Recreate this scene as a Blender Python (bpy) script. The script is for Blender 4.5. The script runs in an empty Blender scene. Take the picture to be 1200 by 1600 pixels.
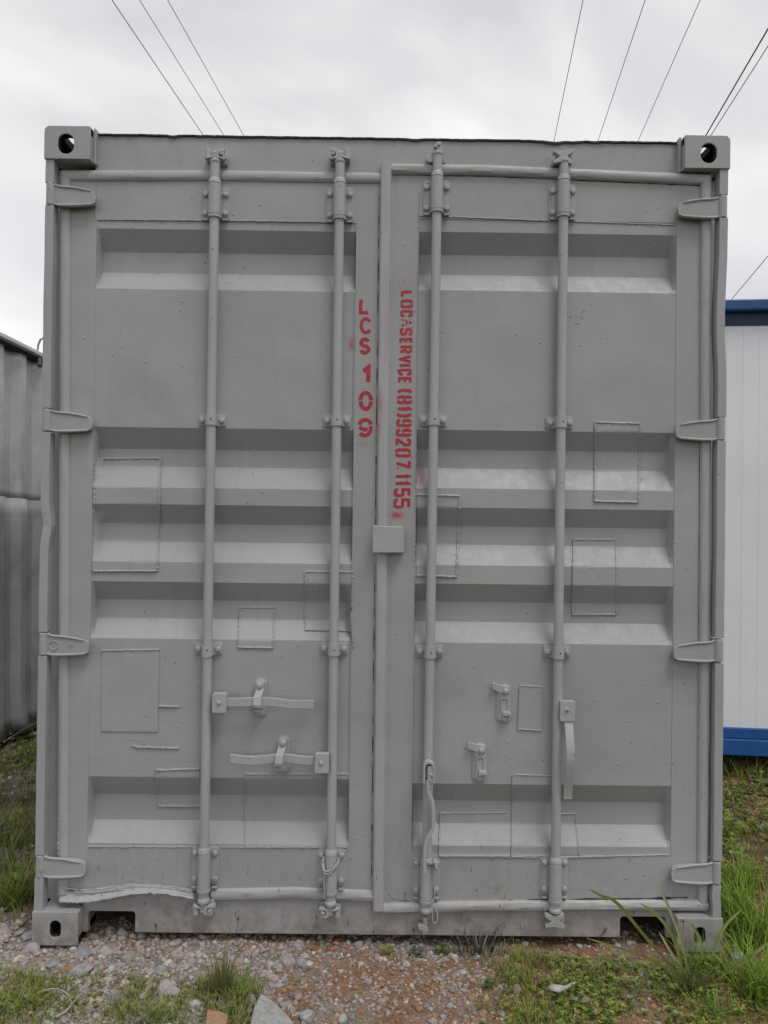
import bpy, bmesh, math, random
import numpy as np
from mathutils import Vector, Matrix, noise as mn

random.seed(7); RNG = np.random.default_rng(7)
S = bpy.context.scene
C = S.collection

# ------------------------------------------------------------------ camera
CAM = Vector((-0.01015, -2.72233, 1.52135))
PITCH, YAW, ROLL = math.radians(0.4048), math.radians(-0.2555), math.radians(-0.7201)
FPX = 1202.0
_R = (Matrix.Rotation(YAW, 3, 'Z') @ Matrix.Rotation(PITCH, 3, 'X') @ Matrix.Rotation(ROLL, 3, 'Y'))
AX, AY, AZ = _R.col[0].copy(), _R.col[1].copy(), _R.col[2].copy()
cd = bpy.data.cameras.new('camera'); cam = bpy.data.objects.new('camera', cd); C.objects.link(cam)
cd.sensor_fit = 'HORIZONTAL'; cd.sensor_width = 36.0; cd.lens = 36.0 * FPX / 1200.0
cd.clip_start = 0.05; cd.clip_end = 2000
cam.matrix_world = Matrix.Translation(CAM) @ Matrix((AX, AZ, -AY)).transposed().to_4x4()
S.camera = cam

# ------------------------------------------------------------------ light
SUN_EL, SUN_AZ = math.radians(64), math.radians(142)      # azimuth clockwise from +Y (north)
w = bpy.data.worlds.new('World'); S.world = w; w.use_nodes = True
nt = w.node_tree; nt.nodes.clear()
def N(t, **k):
    n = nt.nodes.new(t)
    for a, b in k.items(): setattr(n, a, b)
    return n
out = N('ShaderNodeOutputWorld')
sky = N('ShaderNodeTexSky', sky_type='NISHITA', sun_disc=False, sun_elevation=SUN_EL, sun_rotation=SUN_AZ)
sky.air_density = 1.0; sky.dust_density = 3.0
b1 = N('ShaderNodeBackground'); b1.inputs['Strength'].default_value = 0.07
tc = N('ShaderNodeTexCoord'); mp = N('ShaderNodeMapping'); mp.inputs['Scale'].default_value = (1.0, 1.0, 1.7)
mp.inputs['Location'].default_value = (0.35, 0.1, 0.62)
n1 = N('ShaderNodeTexNoise'); n1.inputs['Scale'].default_value = 2.1; n1.inputs['Detail'].default_value = 5; n1.inputs['Roughness'].default_value = .47
n1.inputs['Distortion'].default_value = .35
cr = N('ShaderNodeValToRGB'); e = cr.color_ramp.elements
e[0].position = .36; e[0].color = (.60, .60, .635, 1); e[1].position = .63; e[1].color = (1.0, .975, .97, 1)
m = e.new(.5); m.color = (.775, .762, .782, 1)
sep = N('ShaderNodeSeparateXYZ')
hr = N('ShaderNodeMapRange'); hr.inputs['From Min'].default_value = -.02; hr.inputs['From Max'].default_value = .42
hr.inputs['To Min'].default_value = 1.30; hr.inputs['To Max'].default_value = 1.0
mul = N('ShaderNodeVectorMath', operation='SCALE')
b2 = N('ShaderNodeBackground'); b2.inputs['Strength'].default_value = 1.0
mx = N('ShaderNodeMixShader'); mx.inputs[0].default_value = .93
L = nt.links.new
L(tc.outputs['Generated'], mp.inputs['Vector']); L(mp.outputs[0], n1.inputs['Vector']); L(n1.outputs['Fac'], cr.inputs[0])
L(tc.outputs['Generated'], sep.inputs[0]); L(sep.outputs['Z'], hr.inputs['Value'])
L(cr.outputs[0], mul.inputs[0]); L(hr.outputs[0], mul.inputs['Scale']); L(mul.outputs[0], b2.inputs['Color'])
L(sky.outputs[0], b1.inputs['Color']); L(b1.outputs[0], mx.inputs[1]); L(b2.outputs[0], mx.inputs[2]); L(mx.outputs[0], out.inputs[0])

sl = bpy.data.lights.new('sun', 'SUN'); sl.energy = 1.5; sl.angle = math.radians(24); sl.color = (1, .975, .94)
so = bpy.data.objects.new('sun', sl); C.objects.link(so)
sd = Vector((math.sin(SUN_AZ) * math.cos(SUN_EL), math.cos(SUN_AZ) * math.cos(SUN_EL), math.sin(SUN_EL)))
so.rotation_euler = sd.to_track_quat('Z', 'Y').to_euler(); so.location = (3, -5, 9)
S.view_settings.view_transform = 'Standard'; S.view_settings.look = 'None'
S.view_settings.exposure = 0.05; S.view_settings.gamma = 1.0; S.view_settings.use_curve_mapping = False

# ------------------------------------------------------------------ helpers
def ray(px, py): return AX * ((px - 600) / FPX) + AY + AZ * ((800 - py) / FPX)
def at(px, py, Y=0.0):
    """the point at depth Y (metres behind the container's front) seen at a pixel of the photograph"""
    d = ray(px, py); t = (Y - CAM.y) / d.y
    return CAM + d * t
def at_z(px, py, z=0.0):
    d = ray(px, py); t = (z - CAM.z) / d.z
    return CAM + d * t

class MB:
    def __init__(s): s.v = []; s.f = []; s.smooth = []
    def add(s, v, f, smooth=False):
        k = len(s.v); s.v += [tuple(p) for p in v]
        for q in f: s.f.append(tuple(k + i for i in q)); s.smooth.append(smooth)
        return s
    def box(s, x0, x1, y0, y1, z0, z1):
        if x0 > x1: x0, x1 = x1, x0
        if y0 > y1: y0, y1 = y1, y0
        if z0 > z1: z0, z1 = z1, z0
        v = [(x, y, z) for z in (z0, z1) for y in (y0, y1) for x in (x0, x1)]
        return s.add(v, [(0, 2, 3, 1), (4, 5, 7, 6), (0, 1, 5, 4), (2, 6, 7, 3), (0, 4, 6, 2), (1, 3, 7, 5)])
    def prism(s, pts, y0, y1):
        """polygon given as (x,z), extruded from y0 (front) to y1"""
        a = sum(pts[i][0] * pts[(i + 1) % len(pts)][1] - pts[(i + 1) % len(pts)][0] * pts[i][1] for i in range(len(pts)))
        if a < 0: pts = pts[::-1]
        n = len(pts); v = [(x, y0, z) for x, z in pts] + [(x, y1, z) for x, z in pts]
        f = [tuple(range(n)), tuple(range(2 * n - 1, n - 1, -1))]
        f += [(i, i + n, (i + 1) % n + n, (i + 1) % n) for i in range(n)]
        return s.add(v, f)
    def lathe(s, c, prof, n=20, axis='z', cap=True):
        """prof: (position along axis, radius)"""
        v = []; f = []
        for h, r in prof:
            for k in range(n):
                a = 2 * math.pi * k / n; p, q = r * math.cos(a), r * math.sin(a)
                v.append({'z': (c[0] + p, c[1] + q, h), 'y': (c[0] + p, h, c[1] - q), 'x': (h, c[0] + p, c[1] + q)}[axis])
        m_ = len(prof)
        for i in range(m_ - 1):
            for k in range(n):
                a, b = i * n + k, i * n + (k + 1) % n
                f.append((a, b, b + n, a + n) if prof[i + 1][0] > prof[i][0] else (a, a + n, b + n, b))
        s.add(v, f, True)
        if cap: s.add([v[k] for k in range(n)], [tuple(range(n - 1, -1, -1))]); s.add([v[(m_ - 1) * n + k] for k in range(n)], [tuple(range(n))])
        return s
    def tube(s, pts, r, n=6, cap=True, flat=None):
        pts = [Vector(p) for p in pts]; m_ = len(pts); rr = r if hasattr(r, '__len__') else [r] * m_
        v = []; f = []; up = None
        for i, p in enumerate(pts):
            t = (pts[min(i + 1, m_ - 1)] - pts[max(i - 1, 0)]).normalized()
            if up is None:
                up = Vector((0, 0, 1)) if abs(t.z) < .9 else Vector((0, 1, 0))
            a = t.cross(up)
            if a.length < 1e-6: a = t.cross(Vector((1, 0, 0)))
            a.normalize(); b = a.cross(t).normalized(); up = b
            for k in range(n):
                an = 2 * math.pi * k / n
                v.append(p + (a * math.cos(an) + b * math.sin(an)) * rr[i])
        for i in range(m_ - 1):
            for k in range(n):
                f.append((i * n + k, i * n + (k + 1) % n, (i + 1) * n + (k + 1) % n, (i + 1) * n + k))
        if cap: f += [tuple(range(n - 1, -1, -1)), tuple(range((m_ - 1) * n, m_ * n))]
        return s.add(v, f, True)
    def build(s, name, mat, parent=None, bevel=0, seg=2):
        me = bpy.data.meshes.new(name); me.from_pydata(s.v, [], s.f); me.update()
        me.polygons.foreach_set('use_smooth', s.smooth)
        bm = bmesh.new(); bm.from_mesh(me); bmesh.ops.recalc_face_normals(bm, faces=bm.faces); bm.to_mesh(me); bm.free()
        if any(s.smooth): me.set_sharp_from_angle(angle=math.radians(24))
        o = bpy.data.objects.new(name, me); C.objects.link(o)
        if mat: me.materials.append(mat)
        if parent: o.parent = parent
        if bevel:
            b = o.modifiers.new('bevel', 'BEVEL'); b.width = bevel; b.segments = seg; b.limit_method = 'ANGLE'; b.angle_limit = math.radians(40)
            b.harden_normals = False
        return o

def empty(name, label, cat, loc=(0, 0, 0), group=None):
    o = bpy.data.objects.new(name, None); C.objects.link(o); o.location = loc; o.empty_display_size = .1
    o['label'] = label; o['category'] = cat
    if group: o['group'] = group
    return o
def tag(o, label=None, cat=None, group=None, kind=None):
    if label: o['label'] = label
    if cat: o['category'] = cat
    if group: o['group'] = group
    if kind: o['kind'] = kind
    return o
def fast_mesh(name, V, F, mat, col=None, smooth=False):
    """numpy arrays -> mesh object; F (n,3) or (n,4); col per vertex"""
    V = np.asarray(V, np.float32); F = np.asarray(F, np.int32); k = F.shape[1]
    me = bpy.data.meshes.new(name); me.vertices.add(len(V)); me.vertices.foreach_set('co', V.ravel())
    me.loops.add(F.size); me.loops.foreach_set('vertex_index', F.ravel())
    me.polygons.add(len(F)); me.polygons.foreach_set('loop_start', np.arange(0, F.size, k, dtype=np.int32))
    me.polygons.foreach_set('loop_total', np.full(len(F), k, np.int32))
    me.polygons.foreach_set('use_smooth', np.full(len(F), smooth)); me.update(); me.validate()
    if col is not None:
        a = me.color_attributes.new('tint', 'FLOAT_COLOR', 'POINT')
        a.data.foreach_set('color', np.c_[col, np.ones(len(col))].astype(np.float32).ravel())
    o = bpy.data.objects.new(name, me); C.objects.link(o); me.materials.append(mat)
    return o

# ------------------------------------------------------------------ materials
class Mat:
    def __init__(s, name):
        s.m = bpy.data.materials.new(name); s.m.use_nodes = True; s.t = s.m.node_tree
        s.b = s.t.nodes['Principled BSDF']
    def n(s, t, **k):
        q = s.t.nodes.new(t)
        for a, b in k.items():
            if a in q.inputs: q.inputs[a].default_value = b
            else: setattr(q, a, b)
        return q
    def l(s, a, b): s.t.links.new(a, b)
    def pos(s):
        if not hasattr(s, 'g'): s.g = s.n('ShaderNodeNewGeometry').outputs['Position']
        return s.g
    def noise(s, scale, detail=3, rough=.55, vec=None, dist=0):
        q = s.n('ShaderNodeTexNoise'); q.inputs['Scale'].default_value = scale; q.inputs['Detail'].default_value = detail
        q.inputs['Roughness'].default_value = rough; q.inputs['Distortion'].default_value = dist
        s.l(vec if vec is not None else s.pos(), q.inputs['Vector']); return q.outputs['Fac']
    def ramp(s, v, a, b, lo=0., hi=1.):
        q = s.n('ShaderNodeMapRange'); q.interpolation_type = 'SMOOTHSTEP'
        q.inputs['From Min'].default_value = a; q.inputs['From Max'].default_value = b
        q.inputs['To Min'].default_value = lo; q.inputs['To Max'].default_value = hi
        s.l(v, q.inputs['Value']); return q.outputs[0]
    def math(s, op, a, b=None):
        q = s.n('ShaderNodeMath'); q.operation = op
        for i, x in enumerate((a, b)):
            if x is None: continue
            if isinstance(x, (int, float)): q.inputs[i].default_value = x
            else: s.l(x, q.inputs[i])
        return q.outputs[0]
    def mix(s, f, a, b):
        q = s.n('ShaderNodeMix'); q.data_type = 'RGBA'
        for i, x in ((0, f), (6, a), (7, b)):
            if isinstance(x, (int, float)): q.inputs[i].default_value = x
            elif isinstance(x, tuple): q.inputs[i].default_value = (*x, 1)
            else: s.l(x, q.inputs[i])
        return q.outputs[2]
    def scale(s, sc):
        q = s.n('ShaderNodeMapping'); q.inputs['Scale'].default_value = sc; s.l(s.pos(), q.inputs['Vector']); return q.outputs[0]
    def bump(s, h, strength, dist, prev=None):
        q = s.n('ShaderNodeBump'); q.inputs['Strength'].default_value = strength; q.inputs['Distance'].default_value = dist
        s.l(h, q.inputs['Height'])
        if prev is not None: s.l(prev, q.inputs['Normal'])
        return q.outputs[0]

# overspray of red stencil paint: (centre x, centre z, half width, half height, amount)
def _sp(px, py, rx, rz, a):
    p = at(px, py, .045); return (p.x, p.z, rx, rz, a)
SPRAY = [_sp(549, 538, .011, .024, .75), _sp(620, 805, .020, .012, 1.0), _sp(604, 520, .010, .16, .22),
         _sp(636, 620, .030, .44, .20), _sp(594, 630, .010, .045, .55), _sp(572, 575, .028, .30, .13),
         _sp(592, 668, .008, .03, .4), _sp(659, 745, .018, .05, .30), _sp(568, 694, .02, .008, .3), _sp(590, 540, .008, .03, .35)]

def paint_material(name, base=(.336, .343, .354), dirt=1.0, spray=True):
    M = Mat(name); b = M.b
    big = M.noise(1.7, 4); mid = M.noise(9, 4, .6); fine = M.noise(95, 4, .65)
    c = M.mix(M.ramp(big, .3, .7), tuple(v * .93 for v in base), tuple(v * 1.06 for v in base))
    c = M.mix(M.ramp(mid, .46, .74, 0, .30), c, tuple(v * .86 for v in (base[0] * 1.02, base[1], base[2] * .96)))
    c = M.mix(M.ramp(fine, .55, .8, 0, .08), c, tuple(min(1, v * 1.35) for v in base))
    st = M.noise(14, 4, .62, M.scale((3.2, 1.5, .16)))
    c = M.mix(M.ramp(st, .54, .78, 0, .22 * dirt), c, (.23, .225, .215))
    sp = M.n('ShaderNodeSeparateXYZ'); M.l(M.pos(), sp.inputs[0])
    # scuffs and small dark chips
    ch = M.noise(38, 3, .7, M.scale((1, 1, 1.8)))
    c = M.mix(M.math('MULTIPLY', M.ramp(ch, .725, .755, 0, .8), M.ramp(mid, .5, .62)), c, (.085, .08, .075))
    # dusty splash and rusty stain low down
    low = M.math('MULTIPLY', M.ramp(sp.outputs['Z'], .42, 0.02), M.ramp(M.noise(22, 5, .7), .42, .72))
    c = M.mix(M.math('MULTIPLY', low, .55 * dirt), c, (.27, .235, .19))
    ru = M.math('MULTIPLY', M.ramp(sp.outputs['Z'], .30, .06), M.ramp(M.noise(11, 4, .7), .58, .72))
    c = M.mix(M.math('MULTIPLY', ru, .4 * dirt), c, (.16, .09, .055))
    mud = M.math('MULTIPLY', M.ramp(sp.outputs['Z'], .16, 0.0), M.ramp(M.noise(17, 5, .7), .36, .60))
    c = M.mix(M.math('MULTIPLY', mud, .62 * dirt), c, (.17, .135, .10))
    scr = M.math('MULTIPLY', M.ramp(M.noise(26, 4, .75, M.scale((2.2, 2, .55))), .645, .67), M.ramp(sp.outputs['Z'], .55, .05))
    c = M.mix(M.math('MULTIPLY', scr, .8), c, (.07, .05, .04))
    if spray:
        tot = None
        for x, z, rx, rz, a in SPRAY:
            u = M.math('MULTIPLY', M.math('SUBTRACT', sp.outputs['X'], x), 1 / rx)
            v = M.math('MULTIPLY', M.math('SUBTRACT', sp.outputs['Z'], z), 1 / rz)
            r2 = M.math('ADD', M.math('MULTIPLY', u, u), M.math('MULTIPLY', v, v))
            g = M.math('MULTIPLY', M.math('EXPONENT', M.math('MULTIPLY', r2, -1.0)), a)
            tot = g if tot is None else M.math('ADD', tot, g)
        tot = M.math('MULTIPLY', tot, M.ramp(M.noise(60, 3), .3, .6, .65, 1.0))
        tot = M.math('MINIMUM', tot, .85)
        # only what faces the front was reached by the paint
        c = M.mix(tot, c, (.42, .02, .04))
    M.l(c, b.inputs['Base Color'])
    M.l(M.ramp(M.noise(30, 3), .3, .7, .42, .60), b.inputs['Roughness'])
    b.inputs['Specular IOR Level'].default_value = .42
    h = M.bump(M.noise(170, 3, .65), .40, .0014)
    fl = M.math('MULTIPLY', M.ramp(M.noise(5.5, 3, .6), .54, .64), M.ramp(M.noise(130, 4, .7, M.scale((1.6, 1, .8))), .5, .66))
    h = M.bump(fl, .3, .0012, h)
    vo = M.n('ShaderNodeTexVoronoi'); vo.inputs['Scale'].default_value = 26; M.l(M.pos(), vo.inputs['Vector'])
    spots = M.math('MULTIPLY', M.ramp(vo.outputs['Distance'], .11, .03), M.ramp(M.noise(4.0, 2), .48, .58))
    h = M.bump(spots, 1.0, .003, h)
    h = M.bump(M.noise(7, 3, .5), .35, .006, h)
    M.l(h, b.inputs['Normal'])
    return M.m

PAINT = paint_material('grey_container_paint')
PAINT_ROD = paint_material('grey_hardware_paint', base=(.368, .374, .384), dirt=.6)
RUBBER = paint_material('painted_rubber_seal', base=(.368, .374, .384), dirt=.8)

def simple(name, col, rough=.6, metal=0., var=.25, scale=20., bump=.2, bd=.002):
    M = Mat(name)
    c = M.mix(M.ramp(M.noise(scale, 4, .6), .3, .7), tuple(v * (1 - var) for v in col), tuple(min(1, v * (1 + var)) for v in col))
    M.l(c, M.b.inputs['Base Color']); M.b.inputs['Roughness'].default_value = rough; M.b.inputs['Metallic'].default_value = metal
    if bump: M.l(M.bump(M.noise(scale * 5, 3), bump, bd), M.b.inputs['Normal'])
    return M.m
DARK = simple('dark_grime_and_shade', (.03, .028, .027), .8)  # also colours the strips that paint shade along seals and under the rail
ROOFEDGE = simple('chipped_dark_edge', (.018, .018, .019), .7, var=.5, scale=60)
UNDER = simple('underside_steel', (.05, .045, .04), .85)
CAVITY = simple('unpainted_hollow', (.012, .011, .010), .9)
def red_paint():
    M = Mat('red_stencil_paint')
    c = M.mix(M.ramp(M.noise(45, 4, .65), .35, .75), (.36, .014, .030), (.43, .035, .052))
    c = M.mix(M.ramp(M.noise(170, 4, .7), .60, .74, 0, .7), c, (.30, .29, .29))
    M.l(c, M.b.inputs['Base Color']); M.b.inputs['Roughness'].default_value = .55
    return M.m
RED = red_paint()

def tint_mat(name, rough=.7, var=.25, scale=60, trans=0., bump=0):
    M = Mat(name); a = M.n('ShaderNodeVertexColor'); a.layer_name = 'tint'
    c = M.mix(M.ramp(M.noise(scale, 3), .3, .7, 0, var), a.outputs['Color'], (.02, .02, .015))
    M.l(c, M.b.inputs['Base Color']); M.b.inputs['Roughness'].default_value = rough
    M.b.inputs['Specular IOR Level'].default_value = .3
    if bump: M.l(M.bump(M.noise(scale * 3, 4, .65), bump, .003), M.b.inputs['Normal'])
    if trans:
        tr = M.n('ShaderNodeBsdfTranslucent'); M.l(c, tr.inputs['Color']); mx = M.n('ShaderNodeMixShader'); mx.inputs[0].default_value = trans
        o = M.t.nodes['Material Output']; M.l(M.b.outputs[0], mx.inputs[1]); M.l(tr.outputs[0], mx.inputs[2]); M.l(mx.outputs[0], o.inputs[0])
    return M.m
STONE = tint_mat('stone', .85, .3, 70, bump=.5)
LEAF = tint_mat('grass_blade', .55, .2, 30, .3)

# ------------------------------------------------------------------ ground
def fbm(x, y, s, o=3, seed=0.):
    return mn.fractal(Vector((x * s + seed, y * s - seed, seed * .37)), 1.0, 2.0, o)
def gz(x, y):
    """height of the ground: flat where the container stands, a little rough elsewhere"""
    h = .010 * fbm(x, y, 2.2, 3, 3.1) + .005 * fbm(x, y, 9, 3, 8.2)
    h += -.004
    if x > 1.35: h += min(.05, (x - 1.35) * .06) * min(1, max(0, y + .3))
    if abs(x) < 1.32 and y > -.03 and y < 6.2: h = min(h, -.002) - .012
    r = max(abs(x), abs(y - 2))
    if r > 14: h += .02 * (r - 14) ** .8 * (1 + .4 * fbm(x, y, .02, 2, 5))
    return h
def axis(lo, hi, step, far):
    a = list(np.arange(lo, hi + 1e-6, step)); s = step
    while a[-1] < far: s *= 1.22; a.append(a[-1] + s)
    s = step
    while a[0] > -far: s *= 1.22; a.insert(0, a[0] - s)
    return a
gx, gy = axis(-2.3, 2.8, .022, 600), axis(-1.0, 3.0, .022, 600)
GV = np.array([(x, y, gz(x, y)) for y in gy for x in gx], np.float32)
nx_, ny_ = len(gx), len(gy)
ii, jj = np.meshgrid(np.arange(nx_ - 1), np.arange(ny_ - 1)); q0 = (jj * nx_ + ii).ravel()
GF = np.c_[q0, q0 + 1, q0 + 1 + nx_, q0 + nx_]
def ground_material():
    M = Mat('stony_red_earth')
    sp = M.n('ShaderNodeSeparateXYZ'); M.l(M.pos(), sp.inputs[0])
    n1 = M.noise(2.6, 4, .6); n2 = M.noise(14, 4, .65); n3 = M.noise(80, 4, .7)
    red = M.mix(M.ramp(n2, .3, .7), (.215, .112, .065), (.30, .19, .13))
    grey = M.mix(M.ramp(n2, .3, .7), (.20, .17, .15), (.30, .265, .24))
    f = M.ramp(M.math('ADD', n1, M.math('MULTIPLY', sp.outputs['X'], .09)), .42, .58)
    c = M.mix(f, grey, red)
    c = M.mix(M.ramp(n3, .4, .75, 0, .6), c, (.11, .07, .045))
    # darker soil under the thick grass to either side and beyond
    side = M.ramp(M.math('ABSOLUTE', sp.outputs['X']), 1.25, 1.7, 0, .7)
    c = M.mix(M.math('MULTIPLY', side, M.ramp(M.noise(3.2, 3), .40, .58)), c, (.06, .052, .028))
    far = M.ramp(M.math('ABSOLUTE', sp.outputs['Y']), 3, 9)
    c = M.mix(M.math('MULTIPLY', far, .85), c, M.mix(M.ramp(n2, .3, .7), (.06, .075, .028), (.12, .12, .05)))
    nearc = M.ramp(M.math('ADD', sp.outputs['Y'], M.math('MULTIPLY', M.math('SUBTRACT', n2, .5), .9)), -.55, -1.05)  # out-of-view foreground, darkened green to cut bounce light on the doors
    c = M.mix(nearc, c, M.mix(M.ramp(n2, .3, .7), (.035, .05, .018), (.07, .08, .035)))
    M.l(c, M.b.inputs['Base Color']); M.b.inputs['Roughness'].default_value = .95
    M.b.inputs['Specular IOR Level'].default_value = .15
    h = M.bump(n3, .7, .008); vo = M.n('ShaderNodeTexVoronoi'); vo.inputs['Scale'].default_value = 75; M.l(M.pos(), vo.inputs['Vector'])
    h = M.bump(vo.outputs['Distance'], .6, .006, h); M.l(h, M.b.inputs['Normal'])
    return M.m
ground = fast_mesh('ground', GV, GF, ground_material(), smooth=True); tag(ground, kind='structure')

# ------------------------------------------------------------------ main container
W, H, LEN = 2.438, 2.896, 6.058
DY = .045                                     # door frame face
box_root = empty('shipping_container', 'tall grey painted shipping container with two closed doors and red stencilled lettering', 'shipping container', (0, 3, 0))
box_root_inv = Matrix.Translation((0, -3, 0))
def part(mb, name, mat=None, parent=None, bevel=0, seg=2):
    """everything is drawn in scene metres; parents keep their own origin"""
    p = parent or box_root
    o = mb.build(name, mat or PAINT, p, bevel, seg)
    o.matrix_parent_inverse = p.matrix_world.inverted() if p is not box_root else box_root_inv
    return o

def rounded_rect(x0, x1, z0, z1, r, n=4, corners=(1, 1, 1, 1)):
    pts = []
    for k, (cx, cz, a) in enumerate(((x1 - r, z1 - r, 0), (x0 + r, z1 - r, 90), (x0 + r, z0 + r, 180), (x1 - r, z0 + r, 270))):
        if corners[k]:
            for i in range(n + 1):
                t = math.radians(a + 90 * i / n); pts.append((cx + r * math.cos(t), cz + r * math.sin(t)))
        else: pts.append(((x1 if a in (0, 270) else x0), (z1 if a in (0, 90) else z0)))
    return pts
def resample_polar(pts, c, n):
    """points of the outline met by n rays from c"""
    out_ = []
    for k in range(n):
        a = 2 * math.pi * (k + .5) / n; d = (math.cos(a), math.sin(a)); best = None
        for i in range(len(pts)):
            p, q = pts[i], pts[(i + 1) % len(pts)]
            ex, ez = q[0] - p[0], q[1] - p[1]; den = d[0] * ez - d[1] * ex
            if abs(den) < 1e-12: continue
            t = ((p[0] - c[0]) * ez - (p[1] - c[1]) * ex) / den; u = ((p[0] - c[0]) * d[1] - (p[1] - c[1]) * d[0]) / den
            if t > 0 and -1e-6 <= u <= 1 + 1e-6 and (best is None or t < best): best = t
        out_.append((c[0] + d[0] * best, c[1] + d[1] * best))
    return out_
def holed(mb, outer, hole, c, th, put, mb2):
    """plate with a hole; put(u, w, d) gives the point in space, d = depth into the plate"""
    n = 48; O = resample_polar(outer, c, n); Hh = resample_polar(hole, c, n)
    # snap the ray nearest each outer corner onto it
    for p in outer:
        k = min(range(n), key=lambda i: (O[i][0] - p[0]) ** 2 + (O[i][1] - p[1]) ** 2); O[k] = p
    ins = [(c[0] + (h[0] - c[0]) * .97, c[1] + (h[1] - c[1]) * .97) for h in Hh]
    v = [put(*p, 0) for p in O] + [put(*p, 0) for p in Hh] + [put(*p, .004) for p in ins] + [put(*p, th) for p in ins] + [put(*p, th) for p in O]
    for q, rings in ((mb, (0, 1, 4)), (mb2, (2, 3))):
        f = []
        for s_ in rings:
            a0, b0 = s_ * n, ((s_ + 1) % 5) * n
            for k in range(n): f.append((a0 + k, a0 + (k + 1) % n, b0 + (k + 1) % n, b0 + k))
        used = sorted({i for t in f for i in t}); m_ = {i: j for j, i in enumerate(used)}
        q.add([v[i] for i in used], [tuple(m_[i] for i in t) for t in f])
def casting(sx, sy, sz):
    """ISO corner casting: a hollow steel block with an opening in its outer faces"""
    wx, wy, wz, th = .162, .178, .118, .028
    mb = MB(); mb2 = MB(); X0 = sx * W / 2; Z0 = H if sz > 0 else 0; Yf = 0 if sy < 0 else LEN
    ix = -sx; iz = -1 if sz > 0 else 1; iy = 1 if sy < 0 else -1
    P = lambda a, b_, c_: (X0 + ix * a, Yf + iy * b_, Z0 + iz * c_)      # a,b,c measured inwards from the outer corner
    r = .018 if sz > 0 else .014
    outer = rounded_rect(0, wx, 0, wz, r, 4, (0, 0, 1, 0) if True else 0)
    if sz > 0: hole = rounded_rect(.048, .106, .028, .100, .028, 6); cc = (.077, .064)
    else: hole = rounded_rect(.062, .102, .026, .088, .0199, 6); cc = (.082, .057)
    holed(mb, outer, hole, cc, th, lambda u, w_, d: P(u, d, w_), mb2)
    # side face
    outer = rounded_rect(th * .9, wy, 0, wz, .001, 1, (0, 0, 0, 0)); hole = rounded_rect(.06, .125, .036, .092, .025, 5)
    holed(mb, outer, hole, (.09, .064), th, lambda u, w_, d: P(d + (.004 if w_ < .01 else 0), u, w_), mb2)
    # top or bottom face
    outer = rounded_rect(.012, wx, .008, wy, .001, 1, (0, 0, 0, 0)); hole = rounded_rect(.05, .112, .030, .150, .03, 5)
    holed(mb, outer, hole, (.081, .09), th, lambda u, w_, d: P(u, w_, d + .0015), mb2)
    # inner faces, and the unpainted hollow behind the openings
    def bx(q, a, b_): a, b_ = P(*a), P(*b_); q.box(a[0], b_[0], a[1], b_[1], a[2], b_[2])
    bx(mb, (wx, th + .0004, .002), (wx - .012, wy, wz - .0004)); bx(mb, (.0032, th + .0004, wz - .012), (wx - .0124, wy, wz))
    bx(mb2, (wx - .0128, th + .001, .030), (wx - .0150, wy - .003, wz - .0125)); bx(mb2, (th + .002, th + .001, wz - .0126), (wx - .0155, wy - .003, wz - .0150))
    o = part(mb, 'corner_casting', bevel=.002); q = mb2.build('casting_hollow', CAVITY, o)
    return o
for sx in (-1, 1):
    for sy in (-1, 1):
        for sz in (-1, 1): casting(sx, sy, sz)

# header, sill, posts
zt = at(300, 213.5, .056).z
mb = MB(); xs = np.linspace(-W / 2 + .16, W / 2 - .16, 60)
xi = W / 2 - .160
mb.box(-xi, xi, .056, .13, at(300, 262, .056).z - .03, zt)
part(mb, 'door_header', bevel=.003)
# welded gussets beside the upper castings
for s_ in (-1, 1):
    mb = MB(); x0 = s_ * (W / 2 - .162); mb.box(x0, x0 - s_ * .010, .030, .062, zt - .115, zt + .012); part(mb, 'gusset', bevel=.003)
# roof sheet lip along the top of the header: chipped and dented
mb = MB(); n = 240; v = []; f = []
for i in range(n + 1):
    x = -xi + .004 + (2 * xi - .008) * i / n
    j = .0012 * fbm(x, 1, 9, 3, 1) + .0016 * fbm(x, 1, 60, 2, 4)
    dn = -.008 * math.exp(-((x - (-.78)) / .018) ** 2) - .007 * math.exp(-((x - .10) / .03) ** 2) - .010 * math.exp(-((x - .62) / .07) ** 2)
    if x > .5: j += .003 * fbm(x, 2, 30, 2, 9)
    top = zt + .0035 + j * .7 + dn * .5; bot = zt - .0025 + j * 1.2 + dn * .8
    v += [(x, .050 - .004 * abs(fbm(x, 0, 20, 2)), bot), (x, .049, top), (x, .16, top + .004)]
for i in range(n):
    for k in (0, 1): f.append((i * 3 + k, i * 3 + 3 + k, i * 3 + 4 + k, i * 3 + 1 + k))
mb.add(v, f); part(mb, 'roof_lip', ROOFEDGE)
# door header's under-strip and bottom sill with fork pockets
zs = at(400, 1459, .05).z; zh = at(175, 1424, .05).z; z_sill = at(400, 1395, .05).z
pl0, pl1 = at(137, 1440, .05).x, at(211, 1440, .05).x; pr0, pr1 = at(969, 1450, .05).x, at(1041, 1450, .05).x
mb = MB()
pts = [(-xi, z_sill), (-xi, zs), (pl0, zs), (pl0, zh - .008), (pl0 + .008, zh), (pl1 - .008, zh), (pl1, zh - .008), (pl1, zs), (pr0, zs), (pr0, zh - .008),
       (pr0 + .008, zh), (pr1 - .008, zh), (pr1, zh - .008), (pr1, zs), (xi, zs), (xi, z_sill)]
mb.prism(pts, .050, .075); part(mb, 'door_sill', bevel=.0025)
for a, b_ in ((pl0, pl1), (pr0, pr1)):       # welded rim of each fork pocket
    mb = MB(); mb.box(a - .004, b_ + .004, .052, .35, zh + .003, zh + .010)
    part(mb, 'fork_pocket', UNDER)
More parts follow.
